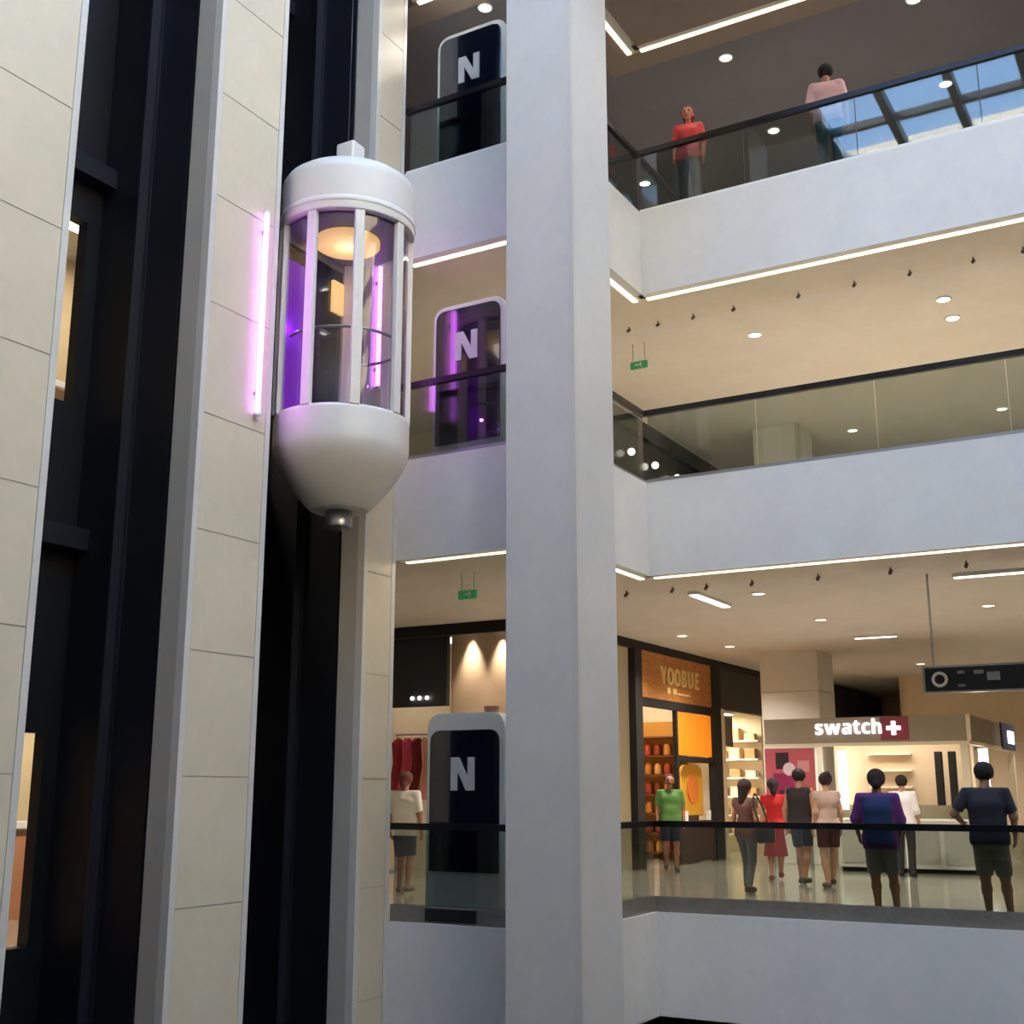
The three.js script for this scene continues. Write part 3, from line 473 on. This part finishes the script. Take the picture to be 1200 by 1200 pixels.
// ---------------------------------------------------------------- watch kiosk
{
  const x0 = -7.85, x1 = -4.0, dF = 23.7, dB = 29.4, h0 = 2.36, h1 = 2.84;
  const t = thing('watch_kiosk', 'taupe kiosk with lit white lettering and white display counters', 'kiosk', [(x0 + x1) / 2, 0, dF + 2.5]);
  const header = part('header', [bx(x0, x1, h0, h1, dF, dF + 0.1), bx(x0, x0 + 0.1, h0, h1, dF + 0.1, dB), bx(x1 - 0.1, x1, h0, h1, dF + 0.1, dB), bx(x0, x1, h0, h1, dB, dB + 0.1)], M.header, t, 'taupe header band');
  part('corner_trim', bx(x1 - 0.03, x1 + 0.04, h0, h1, dF - 0.03, dF + 0.04), M.cream, t);
  part('lower_trim', [bx(x0, x1, h0 - 0.06, h0, dF - 0.01, dF + 0.12), bx(x1 - 0.12, x1 + 0.01, h0 - 0.06, h0, dF, dB)], M.cream, t);
  for (const [x, d] of [[x0 + 0.1, dF + 0.1], [x1 - 0.1, dF + 0.1], [x0 + 0.1, dB - 0.1], [x1 - 0.1, dB - 0.1]]) part('post', bx(x - 0.07, x + 0.07, 0, h0, d - 0.07, d + 0.07), M.cream, t);
  let gx = -6.82; for (const ch of 'swatch') { const g = text(ch, 0.27, 0.04); g.computeBoundingBox(); const b = g.boundingBox, w = b.max.x - b.min.x; g.translate(gx + w / 2, 2.52 + (b.max.y - b.min.y) / 2, -dF + 0.004); gx += w + 0.035; part('letter', g, M.signWhite, header); }
  part('sign_square', bx(-5.58, -5.06, 2.4, 2.82, dF - 0.02, dF), M.signRed, header); part('cross', [bx(-5.46, -5.2, 2.58, 2.655, dF - 0.05, dF - 0.021), bx(-5.37, -5.29, 2.49, 2.745, dF - 0.05, dF - 0.021)], M.signWhite, header, 'white cross on red square');
  area(t, new THREE.Color(0.9, 0.88, 1), 2.5, 1.6, 0.25, [-6.1, 2.62, dF - 0.07], [-6.1, 2.62, 0]);
  // inner ceiling with lamps
  part('canopy', bx(x0 + 0.1, x1 - 0.1, h1 - 0.1, h1 - 0.04, dF + 0.1, 25.3), M.cream, t); part('canopy_lamp', bx(-6.9, -4.6, h1 - 0.12, h1 - 0.1, 24.1, 24.6), M.lampWhite, t); area(t, SOFTWARM, 9, 2.3, 0.5, [-5.75, h1 - 0.13, 24.35], [-5.75, 0, 24.35]);
  // white counters with framed panels
  part('counter_body', rbx(-6.5, x1 + 0.02, 0.08, 0.92, dF - 0.05, dF + 0.5, 0.01), M.counter, t); part('plinth', bx(-6.45, x1, 0, 0.08, dF, dF + 0.45), M.black, t); part('counter_top', rbx(-6.54, x1 + 0.05, 0.92, 0.96, dF - 0.09, dF + 0.54, 0.01), M.white, t);
  for (let k = 0; k < 4; k++) part('counter_panel', bx(-6.42 + k * 0.62, -5.88 + k * 0.62, 0.16, 0.84, dF - 0.065, dF - 0.052), M.counterPanel, t);
  part('glass_case', [bx(-6.5, x1, 0.96, 1.2, dF + 0.0, dF + 0.012), bx(-6.5, x1, 1.2, 1.212, dF + 0.0, dF + 0.45)], M.glass, t);
  // rear wall with shelves, tall lamps and dark watch stands
  part('rear_wall', bx(-6.9, x1 - 0.2, 0, h0 + 0.3, 25.2, 25.3), std('#c9b294', 0.6, { map: tone }), t);
  for (let k = 0; k < 4; k++) part('wall_shelf', bx(-6.2, -5.35, 1.2 + k * 0.32, 1.23 + k * 0.32, 25.0, 25.2), M.cream, t);
  for (const x of [-6.68, -3.98]) { part('tall_lamp', rbx(x - 0.08, x + 0.08, 1.1, 2.25, 24.9, 25.0, 0.01), M.lampWhite, t, 'tall white lamp'); area(t, SOFTWARM, 5, 0.16, 1.1, [x, 1.7, 24.88], [x, 1.7, 0]); }
  for (const x of [-4.75, -4.5]) part('watch_stand', rbx(x - 0.07, x + 0.07, 1.2, 2.2, 24.6, 24.72, 0.02), M.black, t);
  part('side_sign', bx(x1, x1 + 0.04, 2.32, 2.86, 27.4, 29.2), std('#27304a', 0.4), t, 'dark blue side sign'); part('side_sign_mark', bx(x1 + 0.04, x1 + 0.06, 2.45, 2.72, 28.1, 28.9), M.signWhite, t);
  // magenta poster with abstract shapes
  const cv = document.createElement('canvas'); cv.width = 128; cv.height = 180; const c = cv.getContext('2d');
  c.fillStyle = '#b4545e'; c.fillRect(0, 0, 128, 180); c.fillStyle = '#8e1f52'; c.fillRect(20, 60, 60, 80); c.fillStyle = '#2a1826'; c.fillRect(28, 10, 34, 40); c.fillStyle = '#d8c2c8'; c.beginPath(); c.arc(62, 50, 16, 0, 7); c.fill(); c.fillStyle = '#3a1730'; c.fillRect(34, 100, 40, 50); c.fillStyle = '#c98a92'; c.fillRect(84, 30, 30, 26); c.fillStyle = '#a02858'; c.fillRect(70, 70, 16, 18);
  const tx = new THREE.CanvasTexture(cv); tx.colorSpace = THREE.SRGBColorSpace;
  const po = thing('poster_panel', 'pink and magenta poster panel at the end of the kiosk', 'poster', [-7.32, 0, 23.66]);
  const pg = new THREE.PlaneGeometry(0.98, 1.42); pg.translate(-7.33, 1.56, -23.575); part('print', pg, std('#ffffff', 0.5, { map: tx }), po); part('board', bx(-7.85, -6.82, 0.82, 2.3, 23.58, 23.66), M.white, po); for (const x of [-7.7, -7.0]) part('leg', bx(x - 0.03, x + 0.03, 0, 0.84, 23.6, 23.65), M.steel, po);
}

// ---------------------------------------------------------------- hanging direction sign
{
  const x0 = -3.37, x1 = -0.6, y0 = 2.76, y1 = 3.07, d = 17, t = thing('direction_sign', 'long black direction sign hanging from the ceiling on rods', 'sign', [-2, 2.76, d]);
  part('board', bx(x0, x1, y0, y1, d, d + 0.08), std('#14161d', 0.3), t); part('frame', [bx(x0 - 0.03, x1, y1, y1 + 0.025, d - 0.01, d + 0.09), bx(x0 - 0.03, x1, y0 - 0.025, y0, d - 0.01, d + 0.09), bx(x0 - 0.03, x0, y0, y1, d - 0.01, d + 0.09)], M.steel, t);
  for (const x of [-3.25, -1.2]) part('rod', tube([x, y1, -d - 0.04], [x, yA, -d - 0.04], 0.016), M.steel, t);
  const ring = new THREE.TorusGeometry(0.085, 0.02, 8, 24); ring.translate(-3.18, (y0 + y1) / 2, -d + 0.002); part('ring_symbol', ring, M.letter, t, 'white ring symbol');
  part('symbol', [bx(-2.95, -2.86, 2.98, 3.02, d - 0.005, d), bx(-2.95, -2.86, 2.81, 2.84, d - 0.005, d), bx(-2.74, -2.62, 2.97, 3.02, d - 0.005, d), bx(-2.58, -2.42, 2.88, 2.99, d - 0.005, d)], std('#7f8590', 0.5), t);
}

// ---------------------------------------------------------------- people
function nets(f, lo, hi, h) {                             // surface nets over a distance field
  const n = [0, 1, 2].map((k) => Math.ceil((hi[k] - lo[k]) / h) + 1), F = new Float32Array(n[0] * n[1] * n[2]), id = (i, j, k) => (k * n[1] + j) * n[0] + i;
  for (let k = 0; k < n[2]; k++) for (let j = 0; j < n[1]; j++) for (let i = 0; i < n[0]; i++) F[id(i, j, k)] = f(lo[0] + i * h, lo[1] + j * h, lo[2] + k * h);
  const map = new Int32Array(F.length).fill(-1), pos = [], idx = [];
  for (let k = 0; k < n[2] - 1; k++) for (let j = 0; j < n[1] - 1; j++) for (let i = 0; i < n[0] - 1; i++) {
    let s = 0, cx = 0, cy = 0, cz = 0, c = 0; const v = [];
    for (let q = 0; q < 8; q++) { const w = F[id(i + (q & 1), j + (q >> 1 & 1), k + (q >> 2))]; v.push(w); if (w < 0) s++; }
    if (s === 0 || s === 8) continue;
    for (let a = 0; a < 8; a++) for (const b of [1, 2, 4]) if (!(a & b) && (v[a] < 0) !== (v[a | b] < 0)) { const t = v[a] / (v[a] - v[a | b]); cx += (a & 1) + (b === 1 ? t : 0); cy += (a >> 1 & 1) + (b === 2 ? t : 0); cz += (a >> 2) + (b === 4 ? t : 0); c++; }
    map[id(i, j, k)] = pos.length / 3; pos.push(lo[0] + (i + cx / c) * h, lo[1] + (j + cy / c) * h, lo[2] + (k + cz / c) * h);
  }
  const quad = (a, b, c, d, flip) => { if (a < 0 || b < 0 || c < 0 || d < 0) return; flip ? idx.push(a, c, b, a, d, c) : idx.push(a, b, c, a, c, d); };
  for (let k = 1; k < n[2] - 1; k++) for (let j = 1; j < n[1] - 1; j++) for (let i = 1; i < n[0] - 1; i++) {
    const s = F[id(i, j, k)] < 0;
    if (s !== (F[id(i + 1, j, k)] < 0)) quad(map[id(i, j - 1, k - 1)], map[id(i, j, k - 1)], map[id(i, j, k)], map[id(i, j - 1, k)], !s);
    if (s !== (F[id(i, j + 1, k)] < 0)) quad(map[id(i - 1, j, k - 1)], map[id(i - 1, j, k)], map[id(i, j, k)], map[id(i, j, k - 1)], !s);
    if (s !== (F[id(i, j, k + 1)] < 0)) quad(map[id(i - 1, j - 1, k)], map[id(i, j - 1, k)], map[id(i, j, k)], map[id(i - 1, j, k)], !s);
  }
  const g = new THREE.BufferGeometry(); g.setAttribute('position', new THREE.Float32BufferAttribute(pos, 3)); g.setIndex(idx); g.computeVertexNormals(); return g;
}
const cone = (a, b, ra, rb = ra, cap = false) => ({ a, b, ra, rb, cap, ab: [b[0] - a[0], b[1] - a[1], b[2] - a[2]] });
function dist(c, x, y, z, t1 = 1) {
  const px = x - c.a[0], py = y - c.a[1], pz = z - c.a[2], [u, v, w] = c.ab, q = u * u + v * v + w * w + 1e-9, r = (px * u + py * v + pz * w) / q, t = Math.min(1, Math.max(0, r));
  if (c.cap) { const e = Math.max(0, r); return Math.max(Math.hypot(px - e * u, py - e * v, pz - e * w) - (c.ra + (c.rb - c.ra) * t), (r - 1) * Math.sqrt(q)); }   // flat end: a hem or cuff
  return Math.hypot(px - t * u, py - t * v, pz - t * w) - (c.ra + (c.rb - c.ra) * t);
}
const smin = (a, b, k) => { const h = Math.max(k - Math.abs(a - b), 0) / k; return Math.min(a, b) - h * h * k * 0.25; };
const field = (list, k, grow = 0) => (x, y, z) => { let d = 1; for (const c of list) d = smin(d, dist(c, x, y, z), k); return d - grow; };
const mix = (a, b, t) => [a[0] + (b[0] - a[0]) * t, a[1] + (b[1] - a[1]) * t, a[2] + (b[2] - a[2]) * t];
function bounds(list, pad) { const lo = [9, 9, 9], hi = [-9, -9, -9]; for (const c of list) for (const [p, r] of [[c.a, c.ra], [c.b, c.rb]]) for (let k = 0; k < 3; k++) { lo[k] = Math.min(lo[k], p[k] - r - pad); hi[k] = Math.max(hi[k], p[k] + r + pad); } return [lo, hi]; }
const netOf = (list, k, grow, h, cut) => { const f = field(list, k, grow), [lo, hi] = bounds(list, grow + 2.5 * h); return nets(cut ? (x, y, z) => Math.max(f(x, y, z), cut(x, y, z)) : f, lo, hi, h); };
function person(o) {
  const s = (o.H ?? 1.72) / 1.75, fem = o.female, W = fem ? 0.9 : 1, J = {
    pelvis: [0, 0.96, 0], belly: [0, 1.1, 0.01], chest: [0, 1.3, 0], neck: [0, 1.47, -0.01], head: [0, 1.63, 0.02],
    shL: [0.18 * W, 1.42, -0.01], elL: [0.24 * W, 1.14, -0.03], wrL: [0.25 * W, 0.9, 0.05], shR: [-0.18 * W, 1.42, -0.01], elR: [-0.24 * W, 1.14, -0.03], wrR: [-0.25 * W, 0.9, 0.05],
    hipL: [0.09, 0.93, 0], knL: [0.1, 0.5, 0.02], anL: [0.1, 0.09, -0.03], hipR: [-0.09, 0.93, 0], knR: [-0.1, 0.5, 0.02], anR: [-0.1, 0.09, -0.03], ...(o.pose ?? {}) };
  for (const k in J) J[k] = J[k].map((v) => v * s);
  const t = thing('person', o.label, 'person', [o.x, o.y ?? 0, o.d]); t.rotation.y = o.yaw ?? 0; bases.set(t, [0, 0, 0]);
  const P = (p, dx, dy, dz) => [p[0] + dx * s, p[1] + dy * s, p[2] + dz * s];
  const torso = [cone(P(J.hipL, -0.01, 0.01, 0), P(J.hipR, 0.01, 0.01, 0), 0.105 * s), cone(J.pelvis, J.belly, 0.115 * s, 0.105 * s), cone(P(J.belly, -0.05 * W, 0, 0), P(J.belly, 0.05 * W, 0, 0), (fem ? 0.09 : 0.105) * s), cone(J.belly, J.chest, 0.1 * s, 0.115 * s), cone(P(J.chest, -0.08 * W, 0.02, 0), P(J.chest, 0.08 * W, 0.02, 0), 0.108 * s), cone(P(J.shL, -0.03, -0.01, 0), P(J.shR, 0.03, -0.01, 0), 0.06 * s)];
  if (fem) torso.push(cone(P(J.chest, -0.07, 0.0, 0.09), P(J.chest, 0.07, 0.0, 0.09), 0.05 * s));
  const arm = (q) => [cone(J['sh' + q], J['el' + q], 0.05 * s * W, 0.04 * s * W), cone(J['el' + q], J['wr' + q], 0.04 * s * W, 0.027 * s)];
  const leg = (q) => [cone(J['hip' + q], J['kn' + q], 0.088 * s, 0.056 * s), cone(J['kn' + q], mix(J['kn' + q], J['an' + q], 0.35), 0.054 * s, 0.055 * s), cone(mix(J['kn' + q], J['an' + q], 0.35), J['an' + q], 0.055 * s, 0.036 * s)];
  const foot = (q) => cone(P(J['an' + q], 0, -0.045, -0.02), P(J['an' + q], 0.01 * (q === 'L' ? 1 : -1), -0.055, 0.14), 0.038 * s, 0.032 * s);
  const neck = cone(J.neck, P(J.head, 0, -0.06, -0.02), 0.056 * s * W, 0.05 * s * W);
  const hd = J.head, skull = [cone(P(hd, 0, 0.03, -0.02), P(hd, 0, 0.02, 0.02), 0.088 * s), cone(P(hd, 0, 0, 0.03), P(hd, 0, -0.075, 0.045), 0.07 * s, 0.045 * s)];
  const face = [cone(P(hd, 0, 0.01, 0.105), P(hd, 0, -0.03, 0.122), 0.009 * s, 0.013 * s), cone(P(hd, 0.083, 0.02, 0), P(hd, 0.083, -0.03, 0), 0.016 * s), cone(P(hd, -0.083, 0.02, 0), P(hd, -0.083, -0.03, 0), 0.016 * s), cone(P(hd, -0.02, -0.062, 0.092), P(hd, 0.02, -0.062, 0.092), 0.01 * s)];
  const hands = [];
  for (const q of ['L', 'R']) {
    const dir = new THREE.Vector3(...J['wr' + q]).sub(new THREE.Vector3(...J['el' + q])).normalize(), side = new THREE.Vector3(0, 0, 1).addScaledVector(dir, -dir.z).normalize(), inn = new THREE.Vector3().crossVectors(dir, side).multiplyScalar(q === 'L' ? 1 : -1).normalize(); if (side.lengthSq() < 0.5) side.set(0, 1, 0);
    const w = J['wr' + q], at = (l, a, b) => [0, 1, 2].map((k) => w[k] + s * (dir.getComponent(k) * l + side.getComponent(k) * a + inn.getComponent(k) * b)), h = [];
    for (const a of [-0.026, 0, 0.026]) h.push(cone(at(0.01, a * 0.6, 0), at(0.085, a, 0.004), 0.016 * s));
    [[-0.031, 0.05], [-0.01, 0.062], [0.011, 0.066], [0.031, 0.056]].forEach(([a, l]) => { h.push(cone(at(0.088, a, 0.004), at(0.088 + l * 0.55, a * 1.05, 0.012), 0.0092 * s), cone(at(0.088 + l * 0.55, a * 1.05, 0.012), at(0.088 + l * 0.95, a * 1.05, 0.034), 0.009 * s, 0.0075 * s)); });
    h.push(cone(at(0.025, 0.026, 0.006), at(0.06, 0.056, 0.016), 0.012 * s, 0.01 * s), cone(at(0.06, 0.056, 0.016), at(0.09, 0.062, 0.026), 0.01 * s, 0.0085 * s));
    hands.push(netOf(h, 0.008, 0, 0.0055));
  }
  const limbs = [...torso, ...arm('L'), ...arm('R'), ...leg('L'), ...leg('R'), foot('L'), foot('R'), neck];
  const bodyG = netOf(limbs, 0.035 * s, 0, 0.014), headG = netOf([...skull, ...face, neck], 0.02 * s, 0, 0.007);
  const skin = new THREE.Color(o.skin ?? '#c08a6c'), all = [bodyG, headG, ...hands].map((g) => { const col = new Float32Array(g.attributes.position.count * 3); for (let i = 0; i < col.length; i += 3) { col[i] = skin.r; col[i + 1] = skin.g; col[i + 2] = skin.b; } g.setAttribute('color', new THREE.BufferAttribute(col, 3)); return g; });
  { // eyes and lips
    const p = headG.attributes.position, c = headG.attributes.color; for (let i = 0; i < p.count; i++) { const q = [p.getX(i), p.getY(i), p.getZ(i)], near = (dx, dy, dz, r) => Math.hypot(q[0] - hd[0] - dx * s, q[1] - hd[1] - dy * s, q[2] - hd[2] - dz * s) < r * s; if (near(0.034, 0.018, 0.09, 0.02) || near(-0.034, 0.018, 0.09, 0.02)) c.setXYZ(i, 0.05, 0.03, 0.03); else if (near(0, -0.062, 0.1, 0.022)) c.setXYZ(i, skin.r * 0.8, skin.g * 0.45, skin.b * 0.45); }
  }
  const bm = new THREE.Mesh(mergeGeometries(all), new THREE.MeshStandardMaterial({ color: '#ffffff', vertexColors: true, roughness: 0.6 })); bm.name = 'body'; t.add(bm);
  const cloth = (name, g, col, label) => { const m = new THREE.Mesh(g, std(col, 0.85)); m.name = name; if (label) m.userData.label = label; t.add(m); return m; };
  // hair
  const hl = [cone(P(hd, 0, 0.035, -0.025), P(hd, 0, 0.025, -0.005), 0.094 * s)]; if (o.longHair) hl.push(cone(P(hd, 0, 0, -0.06), P(hd, 0, -o.longHair, -0.1), 0.075 * s, 0.05 * s)); if (o.bun) hl.push(cone(P(hd, 0, 0.09, -0.09), P(hd, 0, 0.1, -0.1), 0.04 * s));
  cloth('hair', netOf(hl, 0.03, 0.012, 0.009, (x, y, z) => (z - hd[2]) / s - 0.035 - 0.55 * ((y - hd[1]) / s - 0.03)), o.hair ?? '#1c1512');
  // top, bottoms, shoes
  const T = o.top, sl = T.sleeve ?? 0.6, hem = (T.hem ?? 0.9) * s, top = [...torso, cone(J.hipL, mix(J.hipL, J.knL, 0.5), 0.098 * s, 0.098 * s, true), cone(J.hipR, mix(J.hipR, J.knR, 0.5), 0.098 * s, 0.098 * s, true)];
  if (!fem) top.push(cone(P(J.chest, 0.085, -0.02, 0), P(J.pelvis, 0.075, -0.02, 0), 0.1 * s), cone(P(J.chest, -0.085, -0.02, 0), P(J.pelvis, -0.075, -0.02, 0), 0.1 * s));
  for (const q of ['L', 'R']) if (sl > 0) { const a = arm(q); if (sl <= 1) top.push(cone(a[0].a, mix(a[0].a, a[0].b, sl), a[0].ra + 0.004, a[0].rb + 0.01, true)); else top.push(a[0], cone(a[1].a, mix(a[1].a, a[1].b, sl - 1), a[1].ra, a[1].rb + 0.008, true)); }
  cloth('top', netOf(top, 0.04 * s, 0.016, 0.012, (x, y, z) => Math.max(hem - y, y - J.neck[1] - 0.005 * s)), T.color, T.label);
  if (T.over) cloth('vest', netOf([...torso, ...top.slice(torso.length, torso.length + 4)], 0.04 * s, 0.028, 0.014, (x, y, z) => Math.max((hem + 0.05) - y, y - J.neck[1] + 0.04, Math.abs(x) - 0.165 * s)), T.over);
  const B = o.bottom, lo = [torso[0], torso[1]];
  if (B.skirt) { lo.push(cone(mix(J.hipL, J.hipR, 0.5), mix(mix(J.hipL, J.hipR, 0.5), mix(J.anL, J.anR, 0.5), B.len), 0.13 * s, 0.2 * s, true)); } else for (const q of ['L', 'R']) { const l = leg(q); if (B.len <= 0.5) lo.push(cone(l[0].a, mix(l[0].a, l[0].b, B.len * 2), l[0].ra, l[0].ra * 0.88, true)); else lo.push(l[0], cone(l[1].a, mix(J['kn' + q], J['an' + q], B.len * 2 - 1), l[1].ra, l[2].rb + 0.015, true)); }
  cloth(B.skirt ? 'skirt' : B.len > 0.5 ? 'trousers' : 'shorts', netOf(lo, 0.03 * s, 0.013, 0.012, (x, y, z) => y - J.pelvis[1] - 0.09 * s), B.color);
  for (const q of ['L', 'R']) { const f = foot(q); cloth('shoe', netOf([f], 0.01, 0.01, 0.009, (x, y, z) => y - J['an' + q][1] + 0.005 - 0.02), o.shoes ?? '#3a3230'); }
  if (o.bag) { const [bxp, by, bz, w, h, dd] = o.bag.box; const g = new RoundedBoxGeometry(w, h, dd, 3, 0.03); g.translate(bxp, by, bz); const m = cloth('bag', g, o.bag.color); const st = new THREE.Mesh(new THREE.TubeGeometry(new THREE.CatmullRomCurve3(o.bag.strap.map((p) => new THREE.Vector3(...p))), 24, 0.012, 6), std(o.bag.color, 0.8)); st.name = 'strap'; m.add(st); }
  t.updateWorldMatrix(true, true); const bb = new THREE.Box3().setFromObject(t); if (!o.free) t.position.y += (o.y ?? 0) - bb.min.y + 0.001;
  shade(t); return t;
}
const AWAY = Math.PI, F2 = LEVEL[2].floor;
// leaning back on the handrail, feet set forward into the mall
const lean = (dx = 0) => ({ pelvis: [0, 0.93, 0.02], belly: [0, 1.08, -0.01], chest: [0, 1.28, -0.05], neck: [0, 1.45, -0.05], head: [0, 1.6, -0.01], shL: [0.19, 1.4, -0.06], shR: [-0.19, 1.4, -0.06], hipL: [0.09, 0.91, 0.02], hipR: [-0.09, 0.91, 0.02], knL: [0.1, 0.5, 0.2], anL: [0.1, 0.09, 0.36], knR: [-0.1, 0.5, 0.24], anR: [-0.11, 0.09, 0.46] });
person({ label: 'person in a blue back and purple sleeves leaning on the balustrade in grey shorts', x: -3.62, d: 15.0, yaw: AWAY + 0.15, H: 1.73, skin: '#8a6048', hair: '#2a1c1a', longHair: 0.04, top: { color: '#5c2a6e', over: '#16305c', sleeve: 1.1, hem: 0.8 }, bottom: { color: '#777a72', len: 0.44 }, shoes: '#4a3c34', pose: { ...lean(), elR: [-0.25, 1.14, 0.0], wrR: [-0.22, 0.95, 0.14], elL: [0.27, 1.15, -0.02], wrL: [0.26, 0.97, 0.12] } });
person({ label: 'person in a dark navy shirt leaning back on the balustrade with an elbow out', x: -2.4, d: 15.0, yaw: AWAY + 0.05, H: 1.8, skin: '#8a6450', hair: '#191516', top: { color: '#20222e', sleeve: 0.75, hem: 0.84 }, bottom: { color: '#736f64', len: 0.46 }, shoes: '#2c2a2a', pose: { ...lean(), elL: [0.34, 1.17, -0.08], wrL: [0.27, 1.06, 0.1], elR: [-0.27, 1.14, -0.04], wrR: [-0.26, 0.94, 0.08] } });
const stride = (a) => ({ knL: [0.09, 0.5, 0.06 + a * 0.1], anL: [0.09, 0.09, a * 0.22], knR: [-0.09, 0.51, 0.02 - a * 0.04], anR: [-0.09, 0.12, -a * 0.26] });
person({ label: 'person with long brown hair in a mauve top walking with a dark shoulder bag', x: -6.22, d: 17.75, yaw: AWAY - 0.3, H: 1.62, female: 1, skin: '#b07c64', hair: '#33201a', longHair: 0.22, top: { color: '#6f4a46', sleeve: 0.3, hem: 0.86 }, bottom: { color: '#5b5a5e', len: 0.98 }, shoes: '#4a2f2a', pose: stride(0.5), bag: { color: '#1d1c1f', box: [-0.34, 0.83, 0, 0.13, 0.22, 0.3], strap: [[-0.33, 0.94, -0.1], [-0.24, 1.2, -0.1], [-0.17, 1.42, 0], [-0.24, 1.2, 0.1], [-0.33, 0.94, 0.1]] } });
person({ label: 'person in a bright red top and dark red skirt near the poster panel', x: -6.75, d: 20.7, yaw: AWAY + 0.4, H: 1.66, female: 1, skin: '#c08c74', hair: '#2b1d22', longHair: 0.1, top: { color: '#c3201f', sleeve: 0.4, hem: 0.86 }, bottom: { color: '#8c2630', skirt: 1, len: 0.62 }, shoes: '#8a4a48', pose: stride(-0.4) });
person({ label: 'person in a black sleeveless top and navy shorts walking past the kiosk', x: -6.05, d: 19.9, yaw: AWAY - 0.1, H: 1.8, skin: '#a87860', hair: '#1a1413', top: { color: '#262226', sleeve: 0, hem: 0.9 }, bottom: { color: '#27303c', len: 0.4 }, shoes: '#54463e', pose: stride(0.6) });
person({ label: 'person in a pale top and maroon shorts walking past the kiosk', x: -5.5, d: 19.5, yaw: AWAY + 0.6, H: 1.73, female: 1, skin: '#b98a70', hair: '#241a18', bun: 1, top: { color: '#b79c92', sleeve: 0.2, hem: 0.88 }, bottom: { color: '#4a2126', len: 0.36 }, shoes: '#6b5648', pose: stride(-0.6) });
person({ label: 'person in a white shirt with short dark hair standing at the kiosk counter', x: -5.02, d: 22.6, yaw: AWAY, H: 1.72, skin: '#b0806a', hair: '#1d1514', top: { color: '#ded6d8', sleeve: 1.2, hem: 0.86 }, bottom: { color: '#3a3638', len: 0.98 }, pose: { elL: [0.24, 1.16, 0.08], wrL: [0.16, 1.06, 0.28] } });
person({ label: 'person in a green shirt and navy shorts outside the sweets shop', x: -9.15, d: 21.9, yaw: 0.5, H: 1.76, skin: '#a8705c', hair: '#4a1f2a', top: { color: '#5d8c48', sleeve: 0.8, hem: 0.88 }, bottom: { color: '#1e2434', len: 0.44 }, shoes: '#5a4436', pose: stride(0.3) });
person({ label: 'person in a loose white shirt and black shorts near the clothes shop', x: -10.62, d: 15.3, yaw: AWAY + 0.2, H: 1.74, skin: '#a5735c', hair: '#6a3a34', longHair: 0.06, top: { color: '#d9d4c8', sleeve: 0.9, hem: 0.82 }, bottom: { color: '#26242a', len: 0.45 }, shoes: '#8a7460', pose: stride(0.25) });
const restArms = { elL: [0.27, 1.14, 0.1], wrL: [0.1, 1.12, 0.26], elR: [-0.27, 1.14, 0.1], wrR: [-0.1, 1.12, 0.26] };
person({ label: 'person in a coral red top behind the glass of the upper balcony', x: -5.68, y: F2, d: 14.98, yaw: 0.2, H: 1.66, female: 1, skin: '#c08070', hair: '#6e1f28', longHair: 0.12, top: { color: '#d2484e', sleeve: 0.9, hem: 0.86 }, bottom: { color: '#5a5250', len: 0.95 }, pose: {} });
person({ label: 'person with black hair in a pale pink shirt at the upper balcony', x: -3.68, y: F2, d: 14.98, yaw: AWAY + 0.2, H: 1.7, skin: '#a87868', hair: '#17131a', top: { color: '#c9a0a4', sleeve: 0.9, hem: 0.86 }, bottom: { color: '#3e5a66', len: 0.95 }, pose: {} });

renderer.render(scene, camera);
